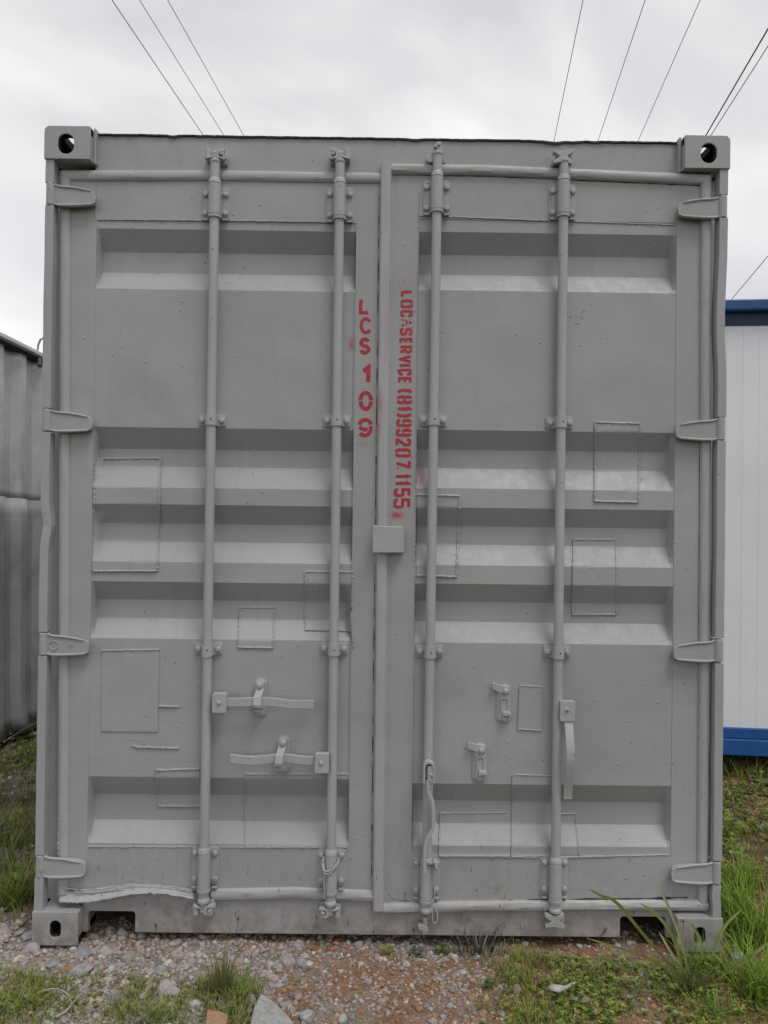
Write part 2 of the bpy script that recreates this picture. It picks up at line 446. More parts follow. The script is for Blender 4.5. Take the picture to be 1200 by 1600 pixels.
for s_ in (-1, 1):
    # post: outer strip and the recess behind the hinges
    mb = MB(); xo = s_ * (W / 2 - .004)
    x1_ = s_ * (W / 2 - .0345)
    if s_ < 0: cuts = [(246, 285.5), (320, 638), (676, 988), (1025, 1337), (1373, 1425)]; pxs = 78
    else: cuts = [(261, 304), (340, 652), (688, 997), (1037, 1346), (1384, 1436)]; pxs = 1130
    for i, (a, b_) in enumerate(cuts):
        za, zb_ = at(pxs, a, .006).z, at(pxs, b_, .006).z; k = 26; v = []; f = []
        for q in range(k + 1):
            t = q / k; z = za + (zb_ - za) * t; e_ = .0015 * fbm(z, s_, 5, 3, i)
            if s_ < 0 and i == 2: e_ += .009 * math.exp(-((t - .47) / .07) ** 2)
            if s_ > 0 and i == 1: e_ += .007 * math.exp(-((t - .5) / .2) ** 2)
            if s_ > 0 and i == 4: e_ += .004 * math.exp(-((t - .3) / .2) ** 2)
            d_ = .004 * math.exp(-((t - .45) / .05) ** 2) if (s_ < 0 and i == 2) else 0
            v += [(xo - s_ * e_ * .8, .05, z), (xo - s_ * e_, .006 + d_, z), (x1_ - s_ * e_, .006 + d_ * .3, z), (x1_ - s_ * e_, .05, z)]
        for q in range(k):
            for r_ in range(4): f.append((q * 4 + r_, q * 4 + (r_ + 1) % 4, q * 4 + 4 + (r_ + 1) % 4, q * 4 + 4 + r_))
        f += [(0, 1, 2, 3), (k * 4 + 3, k * 4 + 2, k * 4 + 1, k * 4)]
        mb.add(v, f)
    part(mb, 'corner_post_flange', bevel=.002)
    mb = MB(); mb.box(s_ * (W / 2 - .0045), s_ * (W / 2 - .12), .095, .15, .10, H - .10); part(mb, 'corner_post')
    mb = MB(); mb.box(s_ * (W / 2 - .006), s_ * (W / 2 - .15), LEN - .15, LEN - .006, .10, H - .10); part(mb, 'corner_post')
# body behind: corrugated sides, roof, floor, front wall
def corrugated(x_at, y0, y1, z0, z1, depth, out, pitch=.278):
    mb = MB(); v = []; f = []; y = y0; prof = [(0, 0), (.072, 0), (.14, 1), (.21, 1), (pitch, 0)]
    row = []
    while y < y1:
        for d, k in prof[:-1]:
            if y + d < y1: row.append((y + d, k))
        y += pitch
    row.append((y1, 0))
    for yy, k in row: v += [(x_at - out * depth * k, yy, z0), (x_at - out * depth * k, yy, z1)]
    for i in range(len(row) - 1): f.append((2 * i, 2 * i + 2, 2 * i + 3, 2 * i + 1))
    mb.add(v, f); return mb
for s_ in (-1, 1):
    part(corrugated(s_ * (W / 2 - .014), .15, LEN - .15, .16, H - .07, .036, s_), 'side_wall')
    mb = MB(); mb.box(s_ * (W / 2 - .005), s_ * (W / 2 - .055), .176, LEN - .176, .045, .165); part(mb, 'bottom_rail', bevel=.003)
    mb = MB(); mb.box(s_ * (W / 2 - .005), s_ * (W / 2 - .065), .176, LEN - .176, H - .09, H - .022); part(mb, 'top_rail', bevel=.003)
mb = MB(); mb.box(-W / 2 + .05, W / 2 - .05, .14, LEN - .03, H - .05, H - .035); part(mb, 'roof')
mb = MB(); mb.box(-W / 2 + .05, W / 2 - .05, .12, LEN - .03, .135, .16)
for k in range(18): y = .30 + k * .32; mb.box(-W / 2 + .056, W / 2 - .056, y, y + .05, .05, .134)
part(mb, 'floor', UNDER)
mb = MB(); mb.box(-W / 2 + .06, W / 2 - .06, LEN - .06, LEN - .025, .05, H - .05); part(mb, 'end_wall')

# ------------------------------------------------------------------ doors
STEP = .002; DEPTH = .043
class Door:
    def __init__(s, x0, x1, pl, pr, zb, zt, ztr, zbr, troughs, il, ir):
        s.__dict__.update(x0=x0, x1=x1, pl=pl, pr=pr, zb=zb, zt=zt, ztr=ztr, zbr=zbr, tr=troughs, il=il, ir=ir)
    def base(s, x, z):
        if x <= s.pl or x >= s.pr or z >= s.ztr or z <= s.zbr: return DY
        y = DY + STEP
        for (a, b_, c_, d_) in s.tr:
            if d_ < z < a:
                t = min(1, (a - z) / (a - b_), (z - d_) / (c_ - d_), (x - s.pl) / s.il, (s.pr - x) / s.ir)
                y += DEPTH * max(0, t); break
        return y
    def Y(s, x, z):
        y = s.base(x, z)
        n_ = .0016 * fbm(x, z, 1.7, 2, 2.2) + .0007 * fbm(x, z, 6, 2, 7.7)
        for cx, cz, r_, d_ in DENTS:
            q = ((x - cx) ** 2 + (z - cz) ** 2) / (r_ * r_)
            if q < 6: n_ += d_ * math.exp(-q)
        edge = min(x - s.x0, s.x1 - x, z - s.zb, s.zt - z)
        return y + n_ * min(1, max(0, edge / .05))
    def hit(s, px, py, off=0.):
        y = DY
        for _ in range(7):
            p = at(px, py, y); y = .5 * y + .5 * s.Y(p.x, p.z)
        p = at(px, py, y); p.y = s.Y(p.x, p.z) - off; return p
def _d(px, py, r_, d_):
    p = at(px, py, DY); return (p.x, p.z, r_, d_)
DENTS = [_d(190, 610, .09, .003), _d(250, 600, .06, -.0025), _d(350, 905, .03, .004), _d(375, 895, .05, .003), _d(235, 640, .05, .002), _d(620, 1000, .1, .001),
         _d(470, 720, .08, .002), _d(760, 560, .12, .002), _d(980, 560, .1, -.002), _d(430, 1060, .06, .002), _d(1010, 1120, .07, .002), _d(910, 1070, .05, -.002),
         _d(700, 1100, .06, .002), _d(235, 745, .05, -.002), _d(560, 1250, .06, .001), _d(600, 1330, .05, .002), _d(720, 1370, .05, .0015)]
def z_o(px, py): return at(px, py, DY + STEP).z
def z_i(px, py): return at(px, py, DY + STEP + DEPTH).z
def mk(px, rows): return [(z_o(px, a), z_i(px, b_), z_i(px, c_), z_o(px, d_)) for a, b_, c_, d_ in rows]
ZT_L, ZB_L = at(300, 276, DY).z, at(300, 1392, DY).z
ZT_R, ZB_R = at(850, 272, DY).z, at(850, 1412, DY).z
DL = Door(at(103, 800, DY).x, at(591, 800, DY).x, at(148.5, 500, DY).x, at(553.5, 620, DY).x, ZB_L, ZT_L, at(300, 345, DY).z, at(300, 1324, DY).z,
          mk(250, [(358, 395, 427, 452), (668, 702, 729, 762), (788, 818, 846, 878), (909, 937, 966, 998), (1214, 1241, 1281, 1318)]), .009, .004)
DR = Door(at(597, 800, DY).x, at(1101, 800, DY).x, at(650.5, 700, DY).x, at(1055.5, 600, DY).x, ZB_R, ZT_R, at(850, 345, DY).z, at(850, 1336, DY).z,
          mk(950, [(366, 402, 433, 457), (675, 706, 735, 766), (796, 825, 854, 886), (915, 943, 974, 1007), (1227, 1253, 1288, 1323)]), .004, .012)
def build_door(D):
    def fill(br, step):
        br = sorted(br); out_ = []
        for a, b_ in zip(br[:-1], br[1:]):
            k = max(1, int(math.ceil((b_ - a) / step)))
            out_ += [a + (b_ - a) * i / k for i in range(k)]
        return out_ + [br[-1]]
    e_ = .0008
    bx_ = [D.x0, D.pl, D.pl + e_, D.pl + D.il, D.pr - D.ir, D.pr - e_, D.pr, D.x1]
    bz = [D.zb, D.zbr, D.zbr + e_, D.ztr - e_, D.ztr, D.zt] + [z for t in D.tr for z in t]
    X, Z = fill(bx_, .022), fill(bz, .022)
    v = [(x, D.Y(x, z), z) for z in Z for x in X]; nx = len(X); nz = len(Z)
    f = [(j * nx + i, j * nx + i + 1, (j + 1) * nx + i + 1, (j + 1) * nx + i) for j in range(nz - 1) for i in range(nx - 1)]
    k = len(v)                                     # back and edges
    v += [(x, .092, z) for z in (Z[0], Z[-1]) for x in (X[0], X[-1])]
    f.append((k, k + 2, k + 3, k + 1))
    f.append(tuple([j * nx for j in range(nz)] + [k + 2, k])); f.append(tuple([j * nx + nx - 1 for j in range(nz - 1, -1, -1)] + [k + 1, k + 3]))
    f.append(tuple([i for i in range(nx - 1, -1, -1)] + [k, k + 1])); f.append(tuple([(nz - 1) * nx + i for i in range(nx)] + [k + 3, k + 2]))
    me = bpy.data.meshes.new('door'); me.from_pydata(v, [], f); me.update()
    me.polygons.foreach_set('use_smooth', [True] * len(f)); me.set_sharp_from_angle(angle=math.radians(14))
    o = bpy.data.objects.new('door', me); C.objects.link(o); me.materials.append(PAINT); o.parent = box_root; o.matrix_parent_inverse = box_root_inv
    return o
door_l, door_r = build_door(DL), build_door(DR)
door_l['label'] = 'left door, lettered LCS 109'; door_r['label'] = 'right door, with a vertical line of red lettering'
def sub(mb, name, door, mat=None, bevel=0, seg=2):
    o = mb.build(name, mat or PAINT_ROD, door, bevel, seg); o.matrix_parent_inverse = box_root_inv @ Matrix.Identity(4)
    o.matrix_parent_inverse = Matrix.Identity(4)   # a door's own frame is the scene's frame
    return o

# seals -------------------------------------------------------------
def seal(path, door, r=.021, depth=.020, jitter=.0008, name='door_seal', y_base=None, flat=.35, seed=0):
    """rounded rubber seal: cross-section across the path, path given as (x,z) in metres"""
    mb = MB(); P = []; yb = y_base if y_base is not None else DY + .008
    for a, b_ in zip(path[:-1], path[1:]):
        n_ = max(2, int(math.dist(a, b_) / .03))
        P += [(a[0] + (b_[0] - a[0]) * i / n_, a[1] + (b_[1] - a[1]) * i / n_) for i in range(n_)]
    P.append(path[-1]); m_ = len(P); k = 9; v = []; f = []
    for i, p in enumerate(P):
        a = Vector(P[max(i - 1, 0)]); b_ = Vector(P[min(i + 1, m_ - 1)]); pp = Vector(p)
        t1 = (pp - a).normalized() if i else (b_ - pp).normalized(); t2 = (b_ - pp).normalized() if i < m_ - 1 else t1
        n1_ = Vector((-t1.y, t1.x)); n2_ = Vector((-t2.y, t2.x)); nn = (n1_ + n2_); nn = nn / max(.2, nn.length_squared) * 2 * .5 * 1
        nn = (n1_ + n2_).normalized(); nn = nn / max(.5, nn.dot(n1_))
        for j in range(k):
            an = math.pi * j / (k - 1); u = -math.cos(an) * r; h = (math.sin(an) ** .6) * depth
            w_ = 1 + .04 * fbm(p[0] * 3 + p[1] * 3, j, 3, 2, seed)
            yy = yb - h * w_ + jitter * fbm(p[0] + p[1], j * .2, 12, 2, seed + 3)
            v.append((p[0] + nn.x * u, yy, p[1] + nn.y * u))
    for i in range(m_ - 1):
        for j in range(k - 1): f.append((i * k + j, i * k + j + 1, (i + 1) * k + j + 1, (i + 1) * k + j))
    f += [tuple(range(k)), tuple(range((m_ - 1) * k + k - 1, (m_ - 1) * k - 1, -1))]
    mb.add(v, f, True); return sub(mb, name, door, RUBBER)
xz = lambda px, py, Y=.035: (at(px, py, Y).x, at(px, py, Y).z)
seal([xz(97, 1398), xz(99, 800), xz(101, 273), xz(340, 273), xz(596, 277)], door_l, r=.0205, seed=1)
seal([xz(330, 1400), xz(460, 1397), xz(585, 1402)], door_l, r=.0225, seed=2, jitter=.002)
# torn length of the lower left seal
def torn():
    top = [(92, 1394), (110, 1392), (128, 1390), (150, 1387), (180, 1384), (205, 1381), (235, 1382), (262, 1385), (290, 1389), (306, 1392)]
    bot = [(92, 1409), (110, 1410), (128, 1411), (150, 1408), (180, 1402), (205, 1397), (235, 1395), (262, 1396), (290, 1402), (306, 1405)]
    mb = MB(); v = []; f = []; K = 7
    T = []
    for i in range(len(top) - 1):
        for q in range(5):
            t = q / 5; T.append((top[i][0] + (top[i + 1][0] - top[i][0]) * t, top[i][1] + (top[i + 1][1] - top[i][1]) * t,
                                bot[i][0] + (bot[i + 1][0] - bot[i][0]) * t, bot[i][1] + (bot[i + 1][1] - bot[i][1]) * t))
    for i, (a, b_, c_, d_) in enumerate(T):
        fr = i / len(T)
        for j in range(K):
            s_ = j / (K - 1); px = a + (c_ - a) * s_; py = b_ + (d_ - b_) * s_ + (1.1 + (2.2 if j in (0, K - 1) else 0)) * fbm(fr * 14, j, 2, 3, 3)
            lift = .004 + (.026 + .012 * fr) * s_ ** 1.3 + .004 * fbm(fr * 16, j * .6, 1, 3, 5)
            Y = DY + .004 - lift; p = at(px, py, Y); v.append(p)
    for i in range(len(T) - 1):
        for j in range(K - 1): f.append((i * K + j, i * K + j + 1, (i + 1) * K + j + 1, (i + 1) * K + j))
    mb.add(v, f, True); o = sub(mb, 'torn_seal', door_l, RUBBER)
    so_ = o.modifiers.new('thickness', 'SOLIDIFY'); so_.thickness = .004
    mb = MB()                                          # cracked paint ridges above the tear
    for pts in ([(100, 1384), (125, 1388), (160, 1386), (200, 1379), (240, 1379), (275, 1383), (305, 1388)], [(120, 1391), (150, 1392), (185, 1387), (215, 1390), (232, 1386)],
                [(205, 1393), (230, 1391), (262, 1392)]):
        P_ = []
        for a, b_ in zip(pts[:-1], pts[1:]):
            for q in range(8):
                t = q / 8; P_.append(DL.hit(a[0] + (b_[0] - a[0]) * t, a[1] + (b_[1] - a[1]) * t + .8 * random.uniform(-1, 1), .002) + Vector((0, -.012, 0)))
        mb.tube(P_, [.0012 + .002 * random.random() for _ in P_], 5)
    sub(mb, 'cracked_seal_edge', door_l, RUBBER)
torn()
seal([xz(1106, 1415.5), xz(850, 1416), xz(700, 1418), xz(596, 1421)], door_r, r=.0205, seed=4, jitter=.0015, depth=.026)
def overlap_strip():
    prof = [(-.0225, DY + .008), (-.0224, .034), (-.0205, .0265), (-.015, .0235), (.000, .0230), (.0125, .0245), (.0165, .0285), (.0178, .0375), (.0192, .0425), (.0230, .0440), (.0232, DY + .004)]
    a, b_ = at(592, 1425, .02), at(604.5, 252, .02); n_ = 90; v = []; f = []; k = len(prof)
    for i in range(n_ + 1):
        t = i / n_; p = a.lerp(b_, t); j = .0012 * fbm(p.z, 0, 3, 3, 6)
        for q, (u, y) in enumerate(prof): v.append((p.x + u + j * (1 if q < 6 else .3), y + .0008 * fbm(p.z, q, 9, 2, 2), p.z))
    for i in range(n_):
        for q in range(k - 1): f.append((i * k + q, i * k + q + 1, (i + 1) * k + q + 1, (i + 1) * k + q))
    f += [tuple(range(k)), tuple(range((n_ + 1) * k - 1, n_ * k - 1, -1))]
    mb = MB(); mb.add(v, f, True); sub(mb, 'overlap_strip', door_r, RUBBER)
overlap_strip()
seal([xz(598, 263), xz(760, 265), xz(1104, 280), xz(1103, 800), xz(1099, 1416)], door_r, r=.0205, depth=.026, seed=6)
def gap(door, pts, r, y=DY - .0006):  # dark bead that paints in crevice shade along a seal
    P_ = []
    for a, b_ in zip(pts[:-1], pts[1:]):
        n_ = max(2, int(math.dist(a, b_) / 4))
        for q in range(n_): t = q / n_; P_.append(at(a[0] + (b_[0] - a[0]) * t, a[1] + (b_[1] - a[1]) * t, y) + Vector((0, 0, .0012 * fbm(a[0] + q, 0, .23, 3, 2))))
    P_.append(at(*pts[-1], y)); mb = MB(); mb.tube(P_, [max(.0003, r * (1 + 1.1 * fbm(i, 0, .21, 3, r * 900))) for i in range(len(P_))], 5); sub(mb, 'seal_gap_shade', door, DARK)
gap(door_l, [(592.6, 290), (588.5, 640), (586.5, 820)], .0016, DY + .001); gap(door_l, [(585.8, 866), (582.5, 1150), (580.5, 1384)], .0016, DY + .001)
gap(door_l, [(114, 282.3), (340, 282.6), (594, 286.5)], .0011); gap(door_r, [(616, 273.2), (760, 275.5), (1094, 290)], .0013)
gap(door_r, [(688, 1409.2), (760, 1409.2), (860, 1406), (1000, 1404), (1074, 1402)], .0030, DY - .001); gap(door_l, [(340, 1390.4), (460, 1388), (582, 1391)], .0012)
gap(door_r, [(607, 1396), (613, 1405), (640, 1408)], .0012); gap(door_l, [(110, 290), (108, 640)], .0008); gap(door_l, [(107, 690), (105, 1200)], .0007); gap(door_r, [(1095, 296), (1094, 640)], .0009); gap(door_r, [(1093, 690), (1090, 1380)], .0008)
# overlap plate in the middle
mb = MB(); a, b_, c_, d_ = (at(x, y, .003) for x, y in ((582, 821), (630, 823), (631, 864), (582, 864)))
mb.prism([(p.x, p.z) for p in (a, b_, c_, d_)], .001, .013)
p0, p1 = at(612, 826, .03), at(631, 862, .03); mb.box(p0.x, p1.x, .0135, DY - .001, p0.z, p1.z)
sub(mb, 'overlap_plate', door_r, bevel=.003)

# bars ------------------------------------------------------------
BARS = [(DL, door_l, (336, 280), (318, 1400)), (DL, door_l, (531, 285), (516.5, 1400)), (DR, door_r, (683.5, 270), (666, 1410)), (DR, door_r, (881, 290), (867.5, 1410))]
ROD_Y = DY - .0262; RR = .0172
def barx(k, py):
    (xa, ya), (xb, yb) = BARS[k][2], BARS[k][3]; return xa + (xb - xa) * (py - ya) / (yb - ya)
bolt_me = None
def bolt(x, y, z, door, r=.0100, h=.009):
    """round-headed bolt lying on a plate whose face is at y"""
    global bolt_me
    if bolt_me is None:
        o = sub(MB().lathe((0, 0), [(0, 1.22), (-.18, 1.2), (-.2, 1.0), (-.7, .95), (-.95, .66), (-1.0, .3)], 12, 'y'), 'bolt', door); bolt_me = o.data
    else:
        o = bpy.data.objects.new('bolt', bolt_me); C.objects.link(o); o.parent = door
    o.location = (x, y, z); o.scale = (r, h, r); o.rotation_euler = (0, random.uniform(0, 6), 0); return o
def frame_obj(k): return BARS[k][1]
for k, (D, door, A, B) in enumerate(BARS):
    dr = door
    # pixel rows of each feature for this bar
    top_y0 = (252, 252, 240, 252)[k]; sl_a = (284, 284, 273, 279)[k]; sl_b = (339, 342, 331, 338)[k]
    br1, br2 = (656, 657, 656, 660)[k], (1015, 1015, 1019, 1020)[k]
    lo_a, lo_b = (1328, 1331, 1344, 1343)[k], (1391, 1394, 1408, 1407)[k]; bt = (1409, 1413, 1424, 1424)[k]
    Pt = at(barx(k, top_y0), top_y0, ROD_Y); Pb = at(barx(k, bt), bt, ROD_Y)
    Z = lambda py: at(barx(k, py), py, ROD_Y).z
    def axis_x(z, Pt=Pt, Pb=Pb): return Pt.x + (Pb.x - Pt.x) * (z - Pt.z) / (Pb.z - Pt.z)
    mb = MB()                                          # bar
    n_ = 24; pts = []
    pr = [(Z(bt), RR * 1.22), (Z(bt) + .008, RR * 1.25), (Z(bt) + .016, RR * 1.02), (Z(lo_b), RR), (Z(lo_a), RR), (Z(br2), RR), (Z(br1), RR), (Z(sl_b), RR), (Z(sl_a), RR * .99),
          (Z(top_y0) - .010, RR * 1.0), (Z(top_y0) - .004, RR * 1.16), (Z(top_y0) + .002, RR * 1.16), (Z(top_y0) + .007, RR * .8)]
    pr.sort(); v = []; f = []
    for z, r_ in pr:
        for q in range(n_):
            a = 2 * math.pi * q / n_; v.append((axis_x(z) + r_ * math.cos(a), ROD_Y + r_ * math.sin(a), z))
    for i in range(len(pr) - 1):
        for q in range(n_): f.append((i * n_ + q, i * n_ + (q + 1) % n_, (i + 1) * n_ + (q + 1) % n_, (i + 1) * n_ + q))
    f += [tuple(range(n_ - 1, -1, -1)), tuple(range((len(pr) - 1) * n_, len(pr) * n_))]
    mb.add(v, f, True); sub(mb, 'locking_bar', dr)
    # sleeves with plates
    for (ya, yb, up) in ((sl_a, sl_b, 1), (lo_a, lo_b, 0)):
        za, zb_ = Z(ya), Z(yb); xm = axis_x((za + zb_) / 2); mb = MB(); R = .0222
        mb.lathe((axis_x(zb_), ROD_Y), [(zb_ - .004, RR + .001), (zb_ - .004, R + .001), (zb_ + .005, R + .0015), (zb_ + .0062, R - .0014), (zb_ + .0085, R - .0014), (zb_ + .0087, R), (za - .0105, R), (za - .0102, R - .0016), (za - .008, R - .0016), (za - .0078, R + .0005), (za + .002, R - .0006), (za + .010, RR + .0012), (za + .011, RR)], 28)
        sub(mb, 'bar_sleeve', dr)
        for zz in (za - .022, zb_ + .022):             # small slots stamped in the sleeve
            mb = MB(); mb.lathe((axis_x(zz) + (.004 if k % 2 else -.002), zz), [(ROD_Y - R - .0008, .0032), (ROD_Y - R + .004, .0032)], 8, 'y'); sub(mb, 'rivet', dr)
        mb = MB(); pz0, pz1 = (zb_ - .004, za - .010) if up else (zb_ + .012, za + .001)
        hw = .049
        pts = rounded_rect(xm - hw, xm + hw, pz0, pz1, .010, 3)
        mb.prism(pts, DY - .0055, DY + .004)
        ins = rounded_rect(xm - hw + .008, xm + hw - .008, pz0 + .006, pz1 - .006, .008, 3)
        mb.prism(ins, DY - .010, DY - .0056)
        # folded lip toward the door's edge
        lz = pz0 if up else pz0 - .008
        for s_ in (-1, 1): mb.box(xm + s_ * .026, xm + s_ * (hw - .004), DY - .016, DY - .002, lz - .003, lz + .003)
        sub(mb, 'sleeve_plate', dr, bevel=.0015)
        for sx in (-1, 1):
            for zz in (pz0 + .022, pz1 - .030 if up else pz1 - .018): bolt(xm + sx * .0355, DY - .0102, zz, dr)
    # mid brackets
    for i, yb in enumerate((br1, br2)):
        zc = Z(yb); xm = axis_x(zc); mb = MB()
        mb.prism(rounded_rect(xm - .049, xm + .049, zc - .0215, zc + .0215, .006, 3), DY - .0055, DY + .004)
        for s_ in (-1, 1): mb.prism(rounded_rect(xm + s_ * .035 - .0125, xm + s_ * .035 + .0125, zc - .016, zc + .016, .006, 3), DY - .0095, DY - .0056)
        sub(mb, 'bracket_plate', dr, bevel=.0012)
        mb = MB(); R = RR + .0035; prof = []
        for q in range(25):
            a = math.pi * q / 24; prof.append((xm - R * math.cos(a), ROD_Y - R * math.sin(a) ** .9 - .001))
        prof = [(xm - .026, DY - .010), (xm - R - .001, DY - .012)] + prof + [(xm + R + .001, DY - .012), (xm + .026, DY - .010)]
        v = []; f = []; hz = .020; vv = (k == 0 and i == 1)
        for (x, y) in prof:
            dip = -.012 * (1 - abs(x - xm) / R) if (vv and abs(x - xm) < R) else 0
            v += [(x, y, zc - hz + (dip * .5)), (x, y, zc + hz + dip)]
        m_ = len(prof)
        for q in range(m_ - 1): f.append((2 * q, 2 * q + 2, 2 * q + 3, 2 * q + 1))
        mb.add(v, f); o = sub(mb, 'bar_clamp', dr); o.modifiers.new('thickness', 'SOLIDIFY').thickness = .003
        o.modifiers['thickness'].offset = -1
        for s_ in (-1, 1): bolt(xm + s_ * .0345, DY - .0098, zc, dr, .0100, .008)
        mb = MB(); mb.lathe((xm + .003, zc + .001), [(ROD_Y - R - .0018, .0028), (ROD_Y - R + .006, .0028)], 8, 'y'); sub(mb, 'rivet', dr, DARK)

# cams and keepers --------------------------------------------------
def cyl_z(mb, x, y, z0, z1, r, n=14): mb.lathe((x, y), [(z0, r * .9), (z0 + .002, r), (z1 - .002, r), (z1, r * .88)], n)
def cyl_y(mb, x, z, y0, y1, r, n=14): mb.lathe((x, z), [(y0, r * .85), (y0 + .002, r), (y1, r)], n, 'y')
def P2(px, py, Y=.02): p = at(px, py, Y); return p.x, p.z
def cam_end(k, top):
    """forked cam on the end of a bar and the keeper it turns into"""
    door = BARS[k][1]; HY = .056 if top else .050
    mb = MB(); kb = MB(); s_ = 1 if k in (0,) else -1
    xc, zc = P2(barx(k, 245), (244, 244, 240, 247)[k]) if top else P2(barx(k, 1420), (1419, 1423, 1442, 1438)[k])
    sg = 1 if top else -1
    if k in (0, 1):
        # neck, crossed forks
        mb.lathe((xc, ROD_Y), sorted([(zc - sg * .022, .012), (zc - sg * .006, .011), (zc + sg * .010, .012), (zc + sg * .016, .008)]), 14)
        fx = s_ * .016
        a = xc + s_ * .004; 
        mb.prism([(a, zc - sg * .012), (a + s_ * .030, zc - sg * .018), (a + s_ * .038, zc - sg * .010), (a + s_ * .018, zc), (a + s_ * .032, zc + sg * .016), (a + s_ * .022, zc + sg * .022), (a, zc + sg * .018)], .006, .026)
        mb.prism([(xc - s_ * .030, zc - sg * .016), (xc - s_ * .004, zc - sg * .010), (xc - s_ * .004, zc - sg * .003), (xc - s_ * .030, zc - sg * .009)], .004, .030)
        # barrel of the keeper
        xb = xc - s_ * .026
        cyl_z(kb, xb, .018, zc - .018 + sg * .004, zc + .020 + sg * .004, .0105)
        kb.box(xb - .009, xb + .009, .022, HY + .002, zc - .012, zc + .016)
        xr = xc + s_ * .024
        cyl_y(kb, xr, zc + sg * .002, .006, HY + .001, .011)
        cyl_y(kb, xr, zc + sg * .002, .000, .008, .006, 10)
        kb.prism([(xr - .012, zc - .022), (xr + .014, zc - .022), (xr + .018, zc + .004), (xr + .008, zc + .024), (xr - .010, zc + .022)], .034, HY + .001)
    elif k == 2:
        if top:
            x, z = P2(685, 232); mb.prism([(x - .006, z - .030), (x + .010, z - .030), (x + .012, z - .006), (x + .007, z - .004), (x + .010, z + .006), (x + .010, z + .016), (x - .006, z + .018), (x - .010, z + .008), (x - .018, z + .004), (x - .016, z - .002), (x - .006, z - .004)], .004, .030)
            cyl_y(mb, x + .001, z + .006, -.002, .01, .0055, 10)
            x2, z2 = P2(672, 249, .03); cyl_y(kb, x2, z2, .018, HY + .001, .017); kb.box(x2 - .024, x2 + .012, .034, HY + .001, z2 - .022, z2 - .012)
            part(MB().box(x2 + .045, x2 + .055, .03, HY + .001, z2 - .012, z2 + .006), 'keeper_lug', PAINT_ROD, bevel=.0018)
        else:
            x, z = P2(664.5, 1437); mb.lathe((x, ROD_Y), [(z - .016, .008), (z - .006, .009), (z, .0105), (z + .012, .010)], 12)
            x, z = P2(664, 1448); mb.prism([(x - .026, z + .010), (x - .010, z + .012), (x + .008, z + .006), (x + .012, z - .008), (x + .008, z - .024), (x - .008, z - .022), (x - .010, z - .010), (x - .024, z - .006)], .008, .028)
            kb.box(x - .006, x + .010, .030, HY + .001, z - .010, z + .016)
    else:
        x, z = (P2(879, 247) if top else P2(866, 1437)); q = sg
        mb.prism([(x - .034, z + .024 * q), (x - .006, z + .018 * q), (x + .034, z + .026 * q), (x + .036, z + .016 * q), (x + .014, z + .002), (x + .034, z - .018 * q), (x + .030, z - .028 * q), (x, z - .020 * q), (x - .034, z - .026 * q), (x - .036, z - .016 * q), (x - .012, z), (x - .034, z + .014 * q)], .004, .026)
        mb.box(x - .034, x + .032, .014, .032, z + q * .012, z + q * .022)
        kb.box(x - .022, x + .022, .034, HY + .001, z - .014, z + .014); cyl_y(kb, x - .026, z - q * .010, .022, HY + .001, .009); cyl_y(kb, x + .028, z + q * .004, .022, HY + .001, .009)
    sub(mb, 'locking_cam', door, bevel=.0018)
    o = part(kb, 'cam_keeper', PAINT_ROD, bevel=.0018)
for k in range(4): cam_end(k, True); cam_end(k, False)

# handles ------------------------------------------------------------
def ribbon(mb, cx, hw, y_fn, th, vertical=False):
    """bent flat bar: cx list of (a, c): a along, c centre across; y_fn front depth"""
    v = []; f = []
    for a, c_ in cx:
        y = y_fn(a)
        pts = [(c_ - hw, y), (c_ + hw, y), (c_ + hw, y + th), (c_ - hw, y + th)]
        for c2, y2 in pts: v.append((c2, y2, a) if vertical else (a, y2, c2))
    m_ = len(cx)
    for i in range(m_ - 1):
        for j in range(4): f.append((i * 4 + j, i * 4 + (j + 1) % 4, i * 4 + 4 + (j + 1) % 4, i * 4 + 4 + j))
    f += [(0, 1, 2, 3), tuple(range(m_ * 4 - 1, m_ * 4 - 5, -1))]
    mb.add(v, f); return mb
def hub(door, box, rivet, dark=False):
    x0, z1 = P2(box[0], box[1], -.012); x1, z0 = P2(box[2], box[3], -.012)
    mb = MB(); mb.prism(rounded_rect(x0, x1, z0, z1, .006, 3), -.016, -.009)
    mb.box(x0 + .002, x1 - .002, -.0088, .012, z1 - .007, z1 - .001); mb.box(x0 + .002, x0 + .008, -.0088, .02, z0 + .003, z1 - .008)
    mb.prism(rounded_rect(x0 + .001, x1 - .001, z0 + .001, z1 - .009, .005, 3), .0125, .018)
    sub(mb, 'handle_hub', door, bevel=.0015)
    rx, rz = P2(*rivet, -.016); bolt(rx, -.0162, rz, door, .0068, .006)
    if dark: mb = MB(); cyl_y(mb, rx, rz, -.0228, -.016, .003, 8); sub(mb, 'hub_hole', door, DARK)
